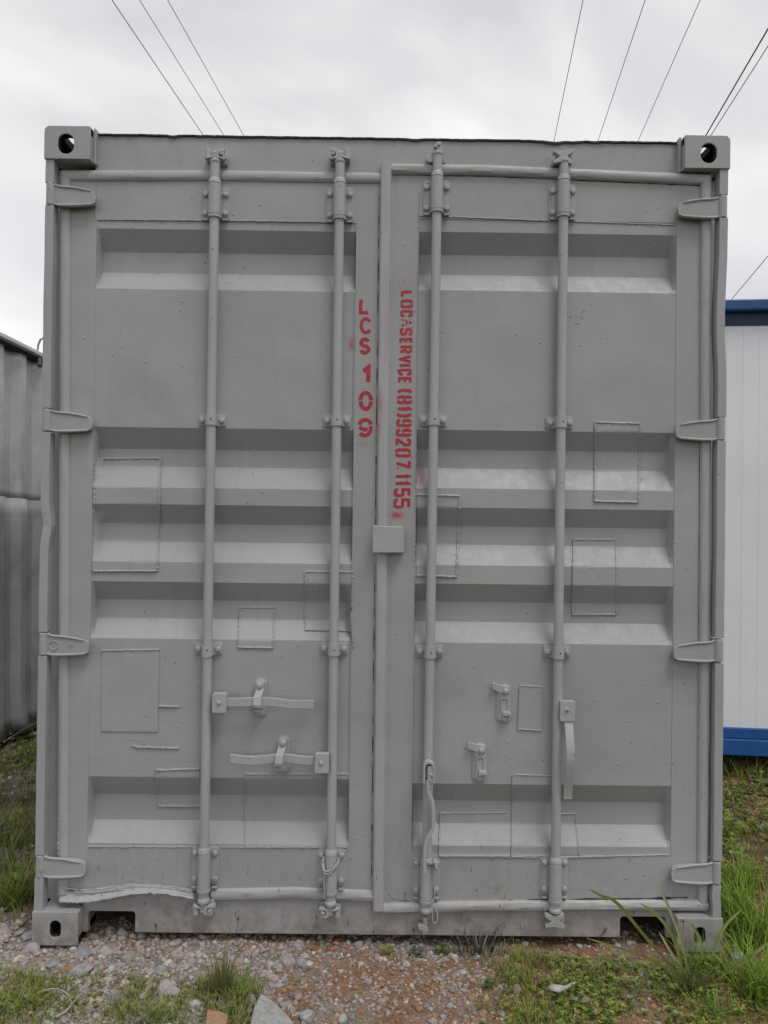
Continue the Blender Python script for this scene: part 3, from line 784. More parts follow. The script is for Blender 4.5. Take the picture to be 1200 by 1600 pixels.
# upper left handle
def arm_h(door, pts, hw_px=7):
    P_ = [at(x, y, -.008) for x, y in pts]; X = np.array([p.x for p in P_]); Zz = np.array([p.z for p in P_])
    xs_ = np.linspace(X[0], X[-1], 40); zs_ = np.interp(xs_, X, Zz)
    zs_ = np.convolve(np.pad(zs_, 2, 'edge'), np.ones(5) / 5, 'valid')
    yf = lambda a: -.008 - .010 * math.sin((a - X[0]) / (X[-1] - X[0]) * 5.2)
    mb = MB(); ribbon(mb, list(zip(xs_, zs_)), .0155, yf, .009); return sub(mb, 'handle', door, bevel=.002)
hub(door_l, (332, 1083, 354, 1114), (342, 1098)); arm_h(door_l, [(353, 1098), (370, 1097), (395, 1095.5), (420, 1096), (440, 1099), (455, 1102), (475, 1102), (490, 1102.5)])
hub(door_l, (492, 1177, 514, 1208), (502, 1192)); arm_h(door_l, [(359, 1185.5), (375, 1186.5), (395, 1187.5), (415, 1186), (430, 1185), (450, 1185.5), (465, 1189), (478, 1190), (490, 1190)])
def catch(door, cx, y0, y1, slant, closed=True):
    xa, za = P2(cx, y0, DY); xb, zb_ = P2(cx, y1, DY); xm = (xa + xb) / 2; hw = .0235
    mb = MB(); mb.prism(rounded_rect(xm - hw, xm + hw, zb_, za, .022, 5), DY - .006, DY + .003); mb.prism(rounded_rect(xm - hw + .004, xm + hw - .001, zb_ + .004, za - .002, .019, 5), DY - .0095, DY - .0061)
    if not closed:
        mb.prism(rounded_rect(xm - hw - .004, xm - hw + .006, zb_ + .012, za - .012, .004, 2), DY - .004, DY + .003)
    sub(mb, 'catch_plate', door, bevel=.0015)
    bolt(xm, DY - .0096, zb_ + .018, door, .0105, .009)
    if closed:
        bolt(xm, DY - .022, za - .020, door, .0105, .011)
        mb = MB(); v = []; f = []
        L_ = [(za - .008, DY - .012), (za - .030, DY - .021), (za - .042, DY - .030), (za - .052, -.024), (za - .078, -.030), (za - .088, -.028), (za - .092, -.020)]
        for i, (z, y) in enumerate(L_):
            t = i / (len(L_) - 1); x = xm + slant * t; h = .0135
            v += [(x - h, y, z), (x + h, y, z), (x + h, y + .006, z + .002), (x - h, y + .006, z + .002)]
        for i in range(len(L_) - 1):
            for j in range(4): f.append((i * 4 + j, i * 4 + (j + 1) % 4, i * 4 + 4 + (j + 1) % 4, i * 4 + 4 + j))
        f += [(0, 1, 2, 3), (27, 26, 25, 24)]
        mb.add(v, f); mb.box(xm + slant - .011, xm + slant + .011, -.018, DY - .008, za - .104, za - .098)
        sub(mb, 'catch_latch', door, bevel=.0018)
        mb = MB(); cyl_y(mb, xm - .018, za - .034, DY - .014, DY - .002, .0035, 8); sub(mb, 'rivet', door)
    else:
        bolt(xm + .004, DY - .014, za - .022, door, .0095, .010)
        mb = MB()                                      # flap turned aside
        mb.prism([(xm - .044, za - .018), (xm - .040, za + .006), (xm - .008, za - .002), (xm + .016, za - .006), (xm + .018, za - .030), (xm - .006, za - .034), (xm - .016, za - .028)], DY - .014, DY - .0064)
        mb.box(xm - .046, xm - .038, DY - .024, DY - .010, za - .016, za + .008)
        sub(mb, 'catch_latch', door, bevel=.0018)
        mb = MB(); wz0, wz1 = zb_ + .045, za - .050      # recessed window as four raised edges
        for (a0, a1, c0, c1) in ((-.011, .013, wz1, wz1 + .003), (.010, .013, wz0, wz1 - .0002), (-.014, -.011, wz0, wz1 + .003)):
            mb.box(xm + a0, xm + a1, DY - .0145, DY - .0096, c0, c1)
        mb.box(xm - .010, xm + .009, DY - .0100, DY - .0096, wz0, wz1)
        sub(mb, 'catch_slot', door)
        mb = MB(); mb.prism([(xm - .010, zb_ + .032), (xm + .022, zb_ + .034), (xm + .022, zb_ + .043), (xm + .010, zb_ + .048), (xm - .006, zb_ + .046)], DY - .030, DY - .0062)
        sub(mb, 'catch_lip', door, bevel=.002)
        mb = MB(); cyl_y(mb, xm - .016, za - .036, DY - .016, DY - .005, .0038, 8); sub(mb, 'rivet', door)
catch(door_l, 407, 1060, 1120, 0.); catch(door_l, 443, 1149, 1208, -.012)
catch(door_r, 787.5, 1069, 1130, 0, False); catch(door_r, 750, 1161, 1222, 0, False)
# hanging handle on the right-hand bar
hub(door_r, (875, 1095, 898, 1127), (886, 1109.5), True)
za, zb_ = at(888, 1122, -.01).z, at(888, 1250, -.01).z; xa, xb = at(888.5, 1127, -.01).x, at(888, 1250, -.01).x
zz_ = np.linspace(za, zb_, 30)
mb = MB(); ribbon(mb, [(z, xa + (xb - xa) * i / 29) for i, z in enumerate(zz_)], .0150, lambda a: -.006 - .034 * math.sin(math.pi * min(1, max(0, (za - a) / (za - zb_)) ** .8)) ** 1.5, .009, True)
sub(mb, 'handle', door_r, bevel=.002)
# handle of the third bar, standing edge-on
mb = MB(); path = [(668, 1216), (668.5, 1232), (671, 1240), (675.5, 1250), (677, 1262), (677, 1284), (675, 1294), (668, 1306), (664.5, 1316), (663.5, 1330), (663, 1362)]
Pp = [at(x, y, -.02) for x, y in path]; v = []; f = []
dense = []
for i in range(len(Pp) - 1):
    for q in range(4): dense.append(Pp[i].lerp(Pp[i + 1], q / 4))
dense.append(Pp[-1]); dense = [dense[0]] + [(dense[i - 1] + dense[i] + dense[i + 1]) / 3 for i in range(1, len(dense) - 1)] + [dense[-1]]
for p in dense: h = .0062; v += [(p.x - h, -.042, p.z), (p.x + h, -.042, p.z), (p.x + h, -.010, p.z), (p.x - h, -.010, p.z)]
for i in range(len(dense) - 1):
    for j in range(4): f.append((i * 4 + j, i * 4 + (j + 1) % 4, i * 4 + 4 + (j + 1) % 4, i * 4 + 4 + j))
f += [(0, 1, 2, 3), (len(v) - 1, len(v) - 2, len(v) - 3, len(v) - 4)]
mb.add(v, f); sub(mb, 'handle', door_r, bevel=.002)
# its hub seen from the side: a bent strap with an open slot
x0, z1 = P2(662, 1190, -.03); x1, z0 = P2(678, 1223, -.03)
mb = MB(); arc = [(x0 + .002, z0)] + [((x0 + x1) / 2 - (x1 - x0) / 2 * math.cos(a) * .95, z1 - .018 + .018 * math.sin(a)) for a in np.linspace(0, math.pi, 9)] + [(x1 - .001, z0 + .004)]
v = []; f = []
for x, z in arc: v += [(x, -.046, z), (x, -.004, z)]
for i in range(len(arc) - 1): f.append((2 * i, 2 * i + 2, 2 * i + 3, 2 * i + 1))
mb.add(v, f); o = sub(mb, 'handle_hub', door_r); q = o.modifiers.new('thickness', 'SOLIDIFY'); q.thickness = .006; q.offset = 0
mb = MB(); mb.box(x0 + .013, x1 - .002, -.042, -.006, z0 + .006, z1 - .012); sub(mb, 'hub_core', door_r, bevel=.002)
bx, bz_ = P2(674.5, 1211, -.045); bolt(bx, -.0425, bz_, door_r, .005, .005)
# small clip under it and the wire that hangs from it
mb = MB(); x, z = P2(681, 1351, -.01); mb.prism([(x - .008, z + .012), (x + .004, z + .013), (x + .009, z - .014), (x - .002, z - .012)], -.020, .010)
mb.box(x - .030, x - .009, -.010, .0, z - .001, z + .008); sub(mb, 'wire_clip', door_r, bevel=.0015)
def wire(pts, r, door, name='tie_wire', Y=-.012, n=6):
    P_ = [at(px, py, (pt[2] if len(pt := (px, py, *rest)) > 2 else Y)) for px, py, *rest in pts]
    D_ = []
    for i in range(len(P_) - 1):
        p0, p1, p2, p3 = P_[max(i - 1, 0)], P_[i], P_[i + 1], P_[min(i + 2, len(P_) - 1)]
        for q in range(5):
            t = q / 5; D_.append(.5 * ((2 * p1) + (p2 - p0) * t + (2 * p0 - 5 * p1 + 4 * p2 - p3) * t * t + (3 * p1 - p0 - 3 * p2 + p3) * t ** 3))
    D_.append(P_[-1]); mb = MB(); mb.tube(D_, r, n); return sub(mb, name, door)
wire([(679, 1358), (678, 1375), (679, 1395), (677, 1412), (682, 1422), (684, 1436), (680, 1442), (676, 1438), (676, 1420)], .0022, door_r)
# rope round the lower sleeve of the second bar
Yr = ROD_Y - .026
wire([(506, 1338, .015), (504, 1352, .005), (508, 1361, Yr), (518, 1359, Yr - .002), (527, 1349, Yr + .004), (530, 1340, .012)], .0032, door_l, 'tie_rope')
wire([(506, 1340, .012), (505, 1350, .004), (507, 1364, Yr), (516, 1364, Yr - .002), (526, 1353, Yr + .004), (529, 1344, .012)], .0026, door_l, 'tie_rope')
wire([(504, 1342, .012), (507, 1362, -.004), (506, 1378, -.002), (507, 1395, .0), (506, 1404, .0)], .0030, door_l, 'tie_rope')

# hinges -------------------------------------------------------------
def hinge(side, cy, door, emblem=False):
    s_ = -1 if side == 'l' else 1
    px0 = {'l': 76, 'r': 1130}[side]
    c0 = at(px0, cy, .006); zc = c0.z; xo = s_ * (W / 2 - .003); xi_ = s_ * (W / 2 - .036)
    mb = MB(); h = .0395                              # knuckle on the post
    zk = zc + (-.000)
    mb.lathe((s_ * (W / 2 - .0195), .0195), [(zk - h, .0150), (zk - h + .003, .0165), (zk + h - .003, .0165), (zk + h, .0150)], 16)
    mb.box(xo, xi_, .020, .048, zk - h + .001, zk + h - .001)
    dx = -s_
    def Q(a, b_): return (xi_ + dx * a, zc + b_)
    drop = -.006
    out_ = [Q(-.006, .036), Q(.012, .028), Q(.030, .026), Q(.062, .026), Q(.100, .020), Q(.128, .015), Q(.139, .008), Q(.144, -.004), Q(.143, -.024), Q(.136, -.034), Q(.128, -.036), Q(.090, -.039), Q(.050, -.042), Q(.018, -.041), Q(-.006, -.036)]
    mb.prism(out_, .014, .028)
    mb.prism([Q(.040, .020), Q(.100, .015), Q(.132, .008), Q(.138, -.006), Q(.136, -.028), Q(.090, -.034), Q(.040, -.036)], .0281, DY + .002)
    # raised flanges
    fl = [Q(-.004, .035), Q(.012, .029), Q(.030, .027), Q(.062, .025), Q(.100, .019), Q(.128, .013)]
    P_ = [Vector((x, .014, z)) for x, z in fl]; mb.tube(P_, [.0045, .005, .0058, .0052, .0055, .003], 6)
    fl = [Q(-.004, -.035), Q(.018, -.039), Q(.050, -.039), Q(.090, -.037), Q(.128, -.034), Q(.140, -.028), Q(.142, -.006)]
    P_ = [Vector((x, .014, z)) for x, z in fl]; mb.tube(P_, [.0045, .0055, .0062, .0055, .005, .0045, .0035], 6)
    if emblem:
        cx_, cz = Q(.020, -.005)
        ring = [Vector((cx_ + .0155 * math.cos(a), .0135, cz + .0155 * math.sin(a))) for a in np.linspace(0, 2 * math.pi, 20)]
        mb.tube(ring, .0026, 6); mb.tube([Vector((cx_, .0135, cz - .026)), Vector((cx_, .0135, cz + .024))], .0026, 6)
        c2, z2 = Q(.082, -.007); mb.tube([Vector((c2 + a, .0135, z2 + b_)) for a, b_ in ((-.009, 0), (0, .009), (.009, 0), (0, -.009), (-.009, 0))], .0018, 5)
        mb.tube([Vector((c2 + a, .0135, z2 + b_)) for a, b_ in ((-.003, 0), (0, .003), (.003, 0), (0, -.003), (-.003, 0))], .0015, 5)
    sub(mb, 'hinge', door, PAINT, bevel=.002)
for i, cy in enumerate((302, 656, 1006.5, 1355)): hinge('l', cy, door_l, i == 2)
for cy in (322, 670, 1017, 1365): hinge('r', cy, door_r)

# welded patches and beads ------------------------------------------
def bead(D, door, pts, r=.0024, off=.0016, seed=None, gap=False):
    P_ = []
    for a, b_ in zip(pts[:-1], pts[1:]):
        n_ = max(2, int(math.dist(a, b_) / 2.2))
        for q in range(n_):
            t = q / n_; P_.append(D.hit(a[0] + (b_[0] - a[0]) * t + random.uniform(-.4, .4), a[1] + (b_[1] - a[1]) * t + random.uniform(-.45, .45), off + r * .35))
    P_.append(D.hit(*pts[-1], off))
    mb = MB(); mb.tube(P_, [r * 1.75 * random.uniform(.7, 1.25) for _ in P_], 6)
    return sub(mb, 'weld_bead', door, PAINT)
def patch(D, door, c, off=.0034, beads=(), r=.0024, name='repair_patch'):
    """sheet welded over the door: corners TL, TR, BR, BL as pixels of the photograph"""
    nu = 8; hgt = max(abs(c[3][1] - c[0][1]), abs(c[2][1] - c[1][1])); nv = max(6, int(hgt / 2.5)); v = []; f = []
    for j in range(nv + 1):
        for i in range(nu + 1):
            u, t = i / nu, j / nv
            x = (c[0][0] * (1 - u) + c[1][0] * u) * (1 - t) + (c[3][0] * (1 - u) + c[2][0] * u) * t
            y = (c[0][1] * (1 - u) + c[1][1] * u) * (1 - t) + (c[3][1] * (1 - u) + c[2][1] * u) * t
            rim = i in (0, nu) or j in (0, nv)
            v.append(D.hit(x, y, off))
    k = nu + 1
    for j in range(nv):
        for i in range(nu): f.append((j * k + i, (j + 1) * k + i, (j + 1) * k + i + 1, j * k + i + 1))
    ring = [i for i in range(k)] + [j * k + nu for j in range(1, nv + 1)] + [nv * k + i for i in range(nu - 1, -1, -1)] + [j * k for j in range(nv - 1, 0, -1)]
    b0 = len(v); v += [(v[i][0], v[i][1] + off + .002, v[i][2]) for i in ring]; m_ = len(ring)
    for q in range(m_): f.append((ring[q], ring[(q + 1) % m_], b0 + (q + 1) % m_, b0 + q))
    mb = MB(); mb.add(v, f, True); o = sub(mb, name, door, PAINT)
    for bd in beads: bead(D, door, bd, r, off * .6)
    return o
T, R_, B_, L_ = 0, 1, 2, 3
def quad(c, sides):
    e_ = {'t': [c[0], c[1]], 'r': [c[1], c[2]], 'b': [c[3], c[2]], 'l': [c[0], c[3]]}
    return [e_[s_] for s_ in sides]
c = [(150, 717), (251, 716), (246, 892), (145, 892)]; patch(DL, door_l, c, beads=quad(c, 'trb') + [[(147, 722), (148, 780), (147, 800), (151, 830), (146, 868), (145, 890)]], r=.0026)
c = [(160, 1016), (249, 1015), (247, 1143), (159, 1142)]; patch(DL, door_l, c, off=.004, beads=quad(c, 't'), r=.0024)
bead(DL, door_l, [(249, 1103), (281, 1104)]); bead(DL, door_l, [(207, 1164), (216, 1167), (280, 1169)], .0022)
c = [(245, 1203), (312, 1201), (314, 1259), (249, 1259)]; patch(DL, door_l, c, off=.003, beads=quad(c, 'tbl'), r=.0026)
c = [(384, 1209), (545, 1209), (543, 1323), (383, 1323)]; patch(DL, door_l, c, beads=quad(c, 'tlrb'), r=.002)
c = [(376, 949), (428, 949), (427, 1012), (372, 1011)]; patch(DL, door_l, c, beads=quad(c, 'trbl'), r=.0024)
c = [(477, 893), (552, 894), (549, 986), (477, 984)]; patch(DL, door_l, c, beads=quad(c, 'tlb') + [[(551, 900), (549, 960), (552, 1010)]], r=.0022)
c = [(652, 773), (718, 775), (713, 901), (651, 899)]; patch(DR, door_r, c, beads=quad(c, 'trb'), r=.0028)
c = [(930, 660), (999, 662), (997, 785), (929, 783)]; patch(DR, door_r, c, beads=quad(c, 'trbl'), r=.0024)
c = [(896, 843), (962, 843), (963, 960), (894, 960)]; patch(DR, door_r, c, beads=quad(c, 'trbl'), r=.0022)
c = [(812, 1071), (847, 1073), (846, 1141), (809, 1139)]; patch(DR, door_r, c, off=.003, beads=quad(c, 'tblr'), r=.0018)
c = [(801, 1210), (877, 1212), (872, 1336), (799, 1338)]; patch(DR, door_r, c, beads=quad(c, 'tlb'), r=.002)
c = [(688, 1270), (798, 1270), (797, 1336), (686, 1336)]; patch(DR, door_r, c, off=.0035, beads=[[(688, 1270), (790, 1269)], [(688, 1270), (686, 1336)], [(686, 1337), (797, 1337)]], r=.0022)
c = [(872, 1271), (899, 1271), (905, 1335), (872, 1335)]; patch(DR, door_r, c, off=.003, beads=[[(873, 1271), (899, 1271)], [(899, 1272), (901, 1300), (905, 1335)]], r=.0022)
# long seams
bead(DL, door_l, [(152, 343.5), (350, 345), (552, 348)], .0013, .0010); bead(DR, door_r, [(655, 337), (850, 345), (1056, 352)], .0013, .0010)
bead(DL, door_l, [(138, 1322.5), (320, 1323), (540, 1325)], .0018, .0010); bead(DR, door_r, [(650, 1337), (850, 1340), (1047, 1335)], .0018, .0010)
bead(DR, door_r, [(655, 300), (650, 700), (645, 1330)], .0010, .0006); bead(DL, door_l, [(555, 350), (548, 900), (543, 1330)], .0010, .0006)
bead(DL, door_l, [(150, 285), (149, 345)], .001, .0005)
# crusty weld along the lower left edge
bead(DL, door_l, [(96.5, 1212), (97, 1250), (94, 1280), (93, 1335)], .0038, .002)
bead(DL, door_l, [(99, 1215), (95, 1240), (98, 1275), (94, 1320)], .0026, .004)
# embossed flaking and runs in the paint
mb = MB()
for cx_, cy_, n_, sp_ in ((905, 492, 9, 7), (800, 1180, 14, 22), (690, 1240, 12, 30), (720, 1150, 10, 40), (1000, 1060, 10, 30), (355, 1140, 8, 12), (430, 1085, 7, 30), (240, 1150, 12, 35), (640, 1400, 6, 25),
                          (345, 905, 9, 9), (1010, 1200, 10, 30), (770, 1375, 9, 22), (960, 770, 8, 10), (1000, 750, 6, 6), (550, 455, 5, 5), (480, 1150, 8, 40), (560, 1320, 8, 16), (565, 1385, 5, 10)):
    for _ in range(n_):
        px, py = random.gauss(cx_, sp_), random.gauss(cy_, sp_ * .7); D = DL if px < 595 else DR
        if not (D.x0 + .02 < at(px, py, DY).x < D.x1 - .02): continue
        a = random.uniform(0, 3.1); l_ = random.uniform(1.2, 4.5); pts = []
        for t in np.linspace(-1, 1, 5): pts.append(D.hit(px + math.cos(a) * l_ * t + random.uniform(-.6, .6), py + .5 * math.sin(a) * l_ * t, .0002))
        mb.tube(pts, [.0003, .0013, .0015, .0013, .0003], 5)
o = part(mb, 'paint_flakes'); tag(o, kind='stuff')

# lettering ----------------------------------------------------------
GL = {
 'L': [[(0, 1), (0, 0), (1, 0)]], 'O': [[(.42, 1), (.15, 1), (0, .86), (0, .14), (.15, 0), (.42, 0)], [(.58, 1), (.85, 1), (1, .86), (1, .14), (.85, 0), (.58, 0)]],
 'C': [[(1, .68), (1, .86), (.85, 1), (.15, 1), (0, .86), (0, .14), (.15, 0), (.85, 0), (1, .14), (1, .30)]],
 'A': [[(.0, 0), (.0, .28)], [(1, 0), (1, .28)], [(0.02, .42), (.3, .55), (.7, .55), (.98, .42)], [(.28, .76), (.5, .98), (.72, .76)]],
 'S': [[(1, .76), (1, .88), (.86, 1), (.14, 1), (0, .88), (0, .64), (.14, .52), (.86, .48), (1, .36), (1, .12), (.86, 0), (.14, 0), (0, .12), (0, .24)]],
 'E': [[(1, 1), (0, 1), (0, 0), (1, 0)], [(.30, .5), (.88, .5)]],
 'R': [[(0, 0), (0, 1), (.84, 1), (1, .86), (1, .62), (.84, .48), (.34, .48)], [(.62, .34), (1, 0)]],
 'V': [[(0, 1), (.5, 0), (1, 1)]], 'I': [[(.5, 0), (.5, 1)]],
 '(': [[(1.9, 1.06), (.7, .90), (.2, .62), (.2, .38), (.7, .10), (1.9, -.06)]], ')': [[(-.9, 1.06), (.3, .90), (.8, .62), (.8, .38), (.3, .10), (-.9, -.06)]],
 '8': [[(.36, 1), (.14, 1), (0, .88), (0, .66), (.24, .5), (0, .36), (0, .12), (.14, 0), (.36, 0)], [(.64, 1), (.86, 1), (1, .88), (1, .66), (.76, .5), (1, .36), (1, .12), (.86, 0), (.64, 0)]],
 '1': [[(.12, .74), (.55, 1), (.55, 0)]],
 '9': [[(.38, 1), (.14, 1), (0, .88), (0, .6), (.14, .48), (.38, .48)], [(.62, 1), (.86, 1), (1, .88), (1, .12), (.86, 0), (.14, 0), (0, .12), (0, .22)], [(.58, .48), (.76, .48)]],
 '2': [[(0, .78), (0, .88), (.14, 1), (.86, 1), (1, .88), (1, .62), (.06, .14), (0, 0), (1, 0)]],
 '0': [[(.42, 1), (.15, 1), (0, .86), (0, .14), (.15, 0), (.42, 0)], [(.58, 1), (.85, 1), (1, .86), (1, .14), (.85, 0), (.58, 0)]],
 '7': [[(0, 1), (1, 1), (.42, 0)]],
 '5': [[(1, 1), (0, 1), (0, .56), (.86, .56), (1, .44), (1, .12), (.86, 0), (.14, 0), (0, .12), (0, .2)]],
}
def stroke(mb, pts, hw, put, k):
    """ribbon with mitred corners in letter space -> put(u, v)"""
    P_ = [pts[0]]
    for a, b_ in zip(pts[:-1], pts[1:]):
        n_ = max(1, int(math.dist(a, b_) / .004))
        for q in range(1, n_ + 1): P_.append((a[0] + (b_[0] - a[0]) * q / n_, a[1] + (b_[1] - a[1]) * q / n_))
    m_ = len(P_); v = []; f = []
    for i, p in enumerate(P_):
        pv = Vector(p); t1 = (pv - Vector(P_[i - 1])).normalized() if i else (Vector(P_[1]) - pv).normalized()
        t2 = (Vector(P_[i + 1]) - pv).normalized() if i < m_ - 1 else t1
        n1_ = Vector((-t1.y, t1.x)); n2_ = Vector((-t2.y, t2.x)); nn = (n1_ + n2_).normalized(); nn = nn / max(.6, nn.dot(n1_))
        e1, e2 = (hw * random.uniform(.88, 1.10) for _ in range(2))
        v += [put(*(pv + nn * e1), k), put(*(pv - nn * e2), k)]
    for i in range(m_ - 1): f.append((2 * i, 2 * i + 1, 2 * i + 3, 2 * i + 2))
    mb.add(v, f)
# vertical line on the right door: each character spans (y0,y1) of the photograph; capitals point right
chars = [('L', 454, 465), ('O', 468, 481), ('C', 484, 495), ('A', 498, 510), ('S', 512.5, 524), ('E', 528, 537), ('R', 540, 552), ('V', 555, 567), ('I', 568.5, 573), ('C', 576, 586.5), ('E', 589, 599),
         ('(', 607.5, 613), ('8', 618, 631), ('1', 634, 643), (')', 646.5, 652), ('9', 655, 667), ('9', 670, 682), ('2', 685, 697), ('0', 701, 714), ('7', 718, 731), ('1', 740, 748), ('1', 751, 759), ('5', 763, 776), ('5', 779, 794)]
mb = MB(); kk = 0
for ch, y0, y1 in chars:
    t = (y0 - 454) / (794 - 454)
    xb_ = 627.5 + (616.0 - 627.5) * t + (0 if y0 < 605 else -.5); xt_ = 644.5 + (638.5 - 644.5) * t + (0 if y0 < 605 else 1.0)
    hw = .0048 if y0 < 605 else .0054
    hp = 1.9
    A_ = at(xb_ + hp * .6, y0 + hp, DY); B2 = at(xb_ + hp * .6, y1 - hp, DY); C2 = at(xt_ - hp * .6, y0 + hp, DY)
    ux = Vector((B2.x - A_.x, B2.z - A_.z)); uy = Vector((C2.x - A_.x, C2.z - A_.z))
    if ch == 'I': A_ = at(xb_ + 1, (y0 + y1) / 2, DY); ux = Vector((0, 0)); 
    for pts in GL[ch]:
        kk += 1; w2 = [tuple(Vector((A_.x, A_.z)) + ux * u + uy * v_) for u, v_ in pts]
        h2 = hw * (.62 if ch == 'A' else 1)
        stroke(mb, w2, h2, lambda x, z, k: (x, DR.Y(x, z) - .0008 - .00004 * (k % 4), z), kk)
    sub(mb, 'stencil_letter', door_r, RED); mb = MB()
p = at(621.5, 731.5, DY); stroke(mb, [(p.x - .003, p.z), (p.x + .003, p.z)], .003, lambda x, z, k: (x, DR.Y(x, z) - .0008, z), 0)
sub(mb, 'stencil_dot', door_r, RED)
mb = MB(); a, b_ = at(620.5, 577, DY), at(623.5, 581.5, DY); stroke(mb, [(a.x, a.z), (b_.x, b_.z)], .0012, lambda x, z, k: (x, DR.Y(x, z) - .0008, z), 0); sub(mb, 'paint_scratch', door_r, DARK)
# LCS 109 on the left door
def arc(cx_, cy_, rx, ry, a0, a1, n_=14): return [(cx_ + rx * math.cos(math.radians(a0 + (a1 - a0) * i / n_)), cy_ + ry * math.sin(math.radians(a0 + (a1 - a0) * i / n_))) for i in range(n_ + 1)]
big = [
 ('L', 561, 577.5, 466, 490.5, .0062, [[(.08, 1), (0, 0), (1, 0)]]),
 ('C', 562.5, 581, 496, 521.5, .0056, [arc(.5, .5, .5, .5, 35, 325, 22)]),
 ('S', 561.5, 579, 527.5, 553, .0066, [arc(.5, .74, .46, .26, 20, 200, 10)[:-1] + [(.10, .62), (.3, .53), (.7, .45), (.92, .34)] + arc(.5, .27, .47, .27, 0, -165, 10)[1:]]),
 ('1', 564, 580, 569, 599, .0076, [[(.12, .66), (.42, .76), (.88, .96), (.80, 0.0)]]),
 ('0', 560, 583, 611, 641, .0072, [arc(.5, .5, .46, .5, 4, 176, 16), arc(.5, .5, .46, .5, 184, 356, 16)]),
 ('9', 559, 582.5, 653.5, 683, .0068, [arc(.5, .68, .46, .32, 4, 176, 12), [(.06, .58), (.20, .44), (.45, .37), (.70, .42)], [(.95, .60), (.95, .36), (.82, .12), (.5, 0), (.22, .05), (.10, .18)]]),
]
mb = MB(); kk = 0
for ch, x0, x1, y0, y1, hw, ss in big:
    hp = hw * 432
    A_ = at(x0 + hp * .8, y1 - hp * .8, DY); B2 = at(x1 - hp * .8, y1 - hp * .8, DY); C2 = at(x0 + hp * .8, y0 + hp * .8, DY)
    ux = Vector((B2.x - A_.x, B2.z - A_.z)); uy = Vector((C2.x - A_.x, C2.z - A_.z))
    for pts in ss:
        kk += 1; stroke(mb, [tuple(Vector((A_.x, A_.z)) + ux * u + uy * v_) for u, v_ in pts], hw, lambda x, z, k: (x, DL.Y(x, z) - .0008 - .00004 * (k % 4), z), kk)
    sub(mb, 'stencil_letter', door_l, RED); mb = MB()

# ------------------------------------------------------------------ neighbour on the left
WEATHER = Mat('weathered_silver_paint'); M = WEATHER
sp_ = M.n('ShaderNodeSeparateXYZ'); M.l(M.pos(), sp_.inputs[0])
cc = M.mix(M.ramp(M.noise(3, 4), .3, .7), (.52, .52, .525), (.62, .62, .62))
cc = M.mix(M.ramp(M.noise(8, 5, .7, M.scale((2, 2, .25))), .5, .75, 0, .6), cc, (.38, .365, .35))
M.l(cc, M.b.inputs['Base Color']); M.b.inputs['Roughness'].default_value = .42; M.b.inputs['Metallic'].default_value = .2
M.l(M.bump(M.noise(5, 3), .5, .02, M.bump(M.noise(60, 3), .15, .002)), M.b.inputs['Normal']); WEATHER = M.m
LOWPANEL = simple('dark_slate_paint', (.34, .345, .36), .40, .25, .3, 6, .2, .01)
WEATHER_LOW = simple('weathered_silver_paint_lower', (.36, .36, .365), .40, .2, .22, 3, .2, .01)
A0 = at(0, 1163, 2.10); A1 = at(0, 519, 2.10); u_ = ray(675, 855).normalized(); v_ = (A1 - A0); hL = v_.length; v_.normalize()
n_ = u_.cross(v_).normalized()                       # points towards the main container (+x)
if n_.x < 0: n_ = -n_
nb = empty('shipping_container', 'weathered silver container with ribbed side wall, left of the grey container', 'shipping container', tuple(A0 - u_ * 1.3 - n_ * 1.2))
nb_inv = Matrix.Translation(nb.location).inverted()
def nbpart(mb, name, mat, bevel=0):
    o = mb.build(name, mat, nb, bevel); o.matrix_parent_inverse = nb_inv; return o
def G(s_, t, d): return A0 + u_ * s_ + v_ * t + n_ * d       # along, up, outwards
def gbox(mb, s0, s1, t0, t1, d0, d1):
    P_ = [G(s_, t, d) for t in (t0, t1) for d in (d0, d1) for s_ in (s0, s1)]
    mb.add(P_, [(0, 2, 3, 1), (4, 5, 7, 6), (0, 1, 5, 4), (2, 6, 7, 3), (0, 4, 6, 2), (1, 3, 7, 5)])
prof = []
s_ = -1.20
off0 = .115 - .278 * 5
k = 0
while True:
    base = off0 + k * .278; k += 1
    if base > 4.6: break
    prof += [(base, 0), (base + .082, -.040), (base + .150, -.040), (base + .212, 0)]
prof = [p for p in prof if -1.28 < p[0] < 4.7]
mid_t = hL * .592
def sheet(t0, t1, mat, name, off, dents=False):
    mb = MB(); nt_ = 14; v = []; f = []
    for s2, d in prof:
        for j in range(nt_ + 1):
            t = t0 + (t1 - t0) * j / nt_
            d2 = d + off + (.012 * fbm(s2, t, 1.6, 3, 4) if dents else .004 * fbm(s2, t, 2, 2, 4))
            tt = t
            if j == 0 and dents: tt += .02 * fbm(s2, 0, 3, 2, 1) + .03 * math.exp(-((s2 - .33) / .12) ** 2); d2 += .03 * math.exp(-((s2 - .33) / .15) ** 2)
            v.append(G(s2, tt, d2))
    for i in range(len(prof) - 1):
        for j in range(nt_): a = i * (nt_ + 1) + j; f.append((a, a + nt_ + 1, a + nt_ + 2, a + 1))
    mb.add(v, f, True); o = nbpart(mb, name, mat); o.data.set_sharp_from_angle(angle=math.radians(18)); o.modifiers.new('thickness', 'SOLIDIFY').thickness = .003; return o
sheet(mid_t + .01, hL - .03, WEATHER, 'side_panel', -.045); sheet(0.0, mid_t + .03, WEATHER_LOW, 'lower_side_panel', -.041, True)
mb = MB(); gbox(mb, -1.3, 4.75, hL - .030, hL, -.10, .012); nbpart(mb, 'top_rail', WEATHER, .006)
mb = MB(); gbox(mb, -1.3, 4.75, hL - .048, hL - .031, -.10, -.03); nbpart(mb, 'rail_shadow_strip', DARK)  # dark strip standing in for the shadow below the rail
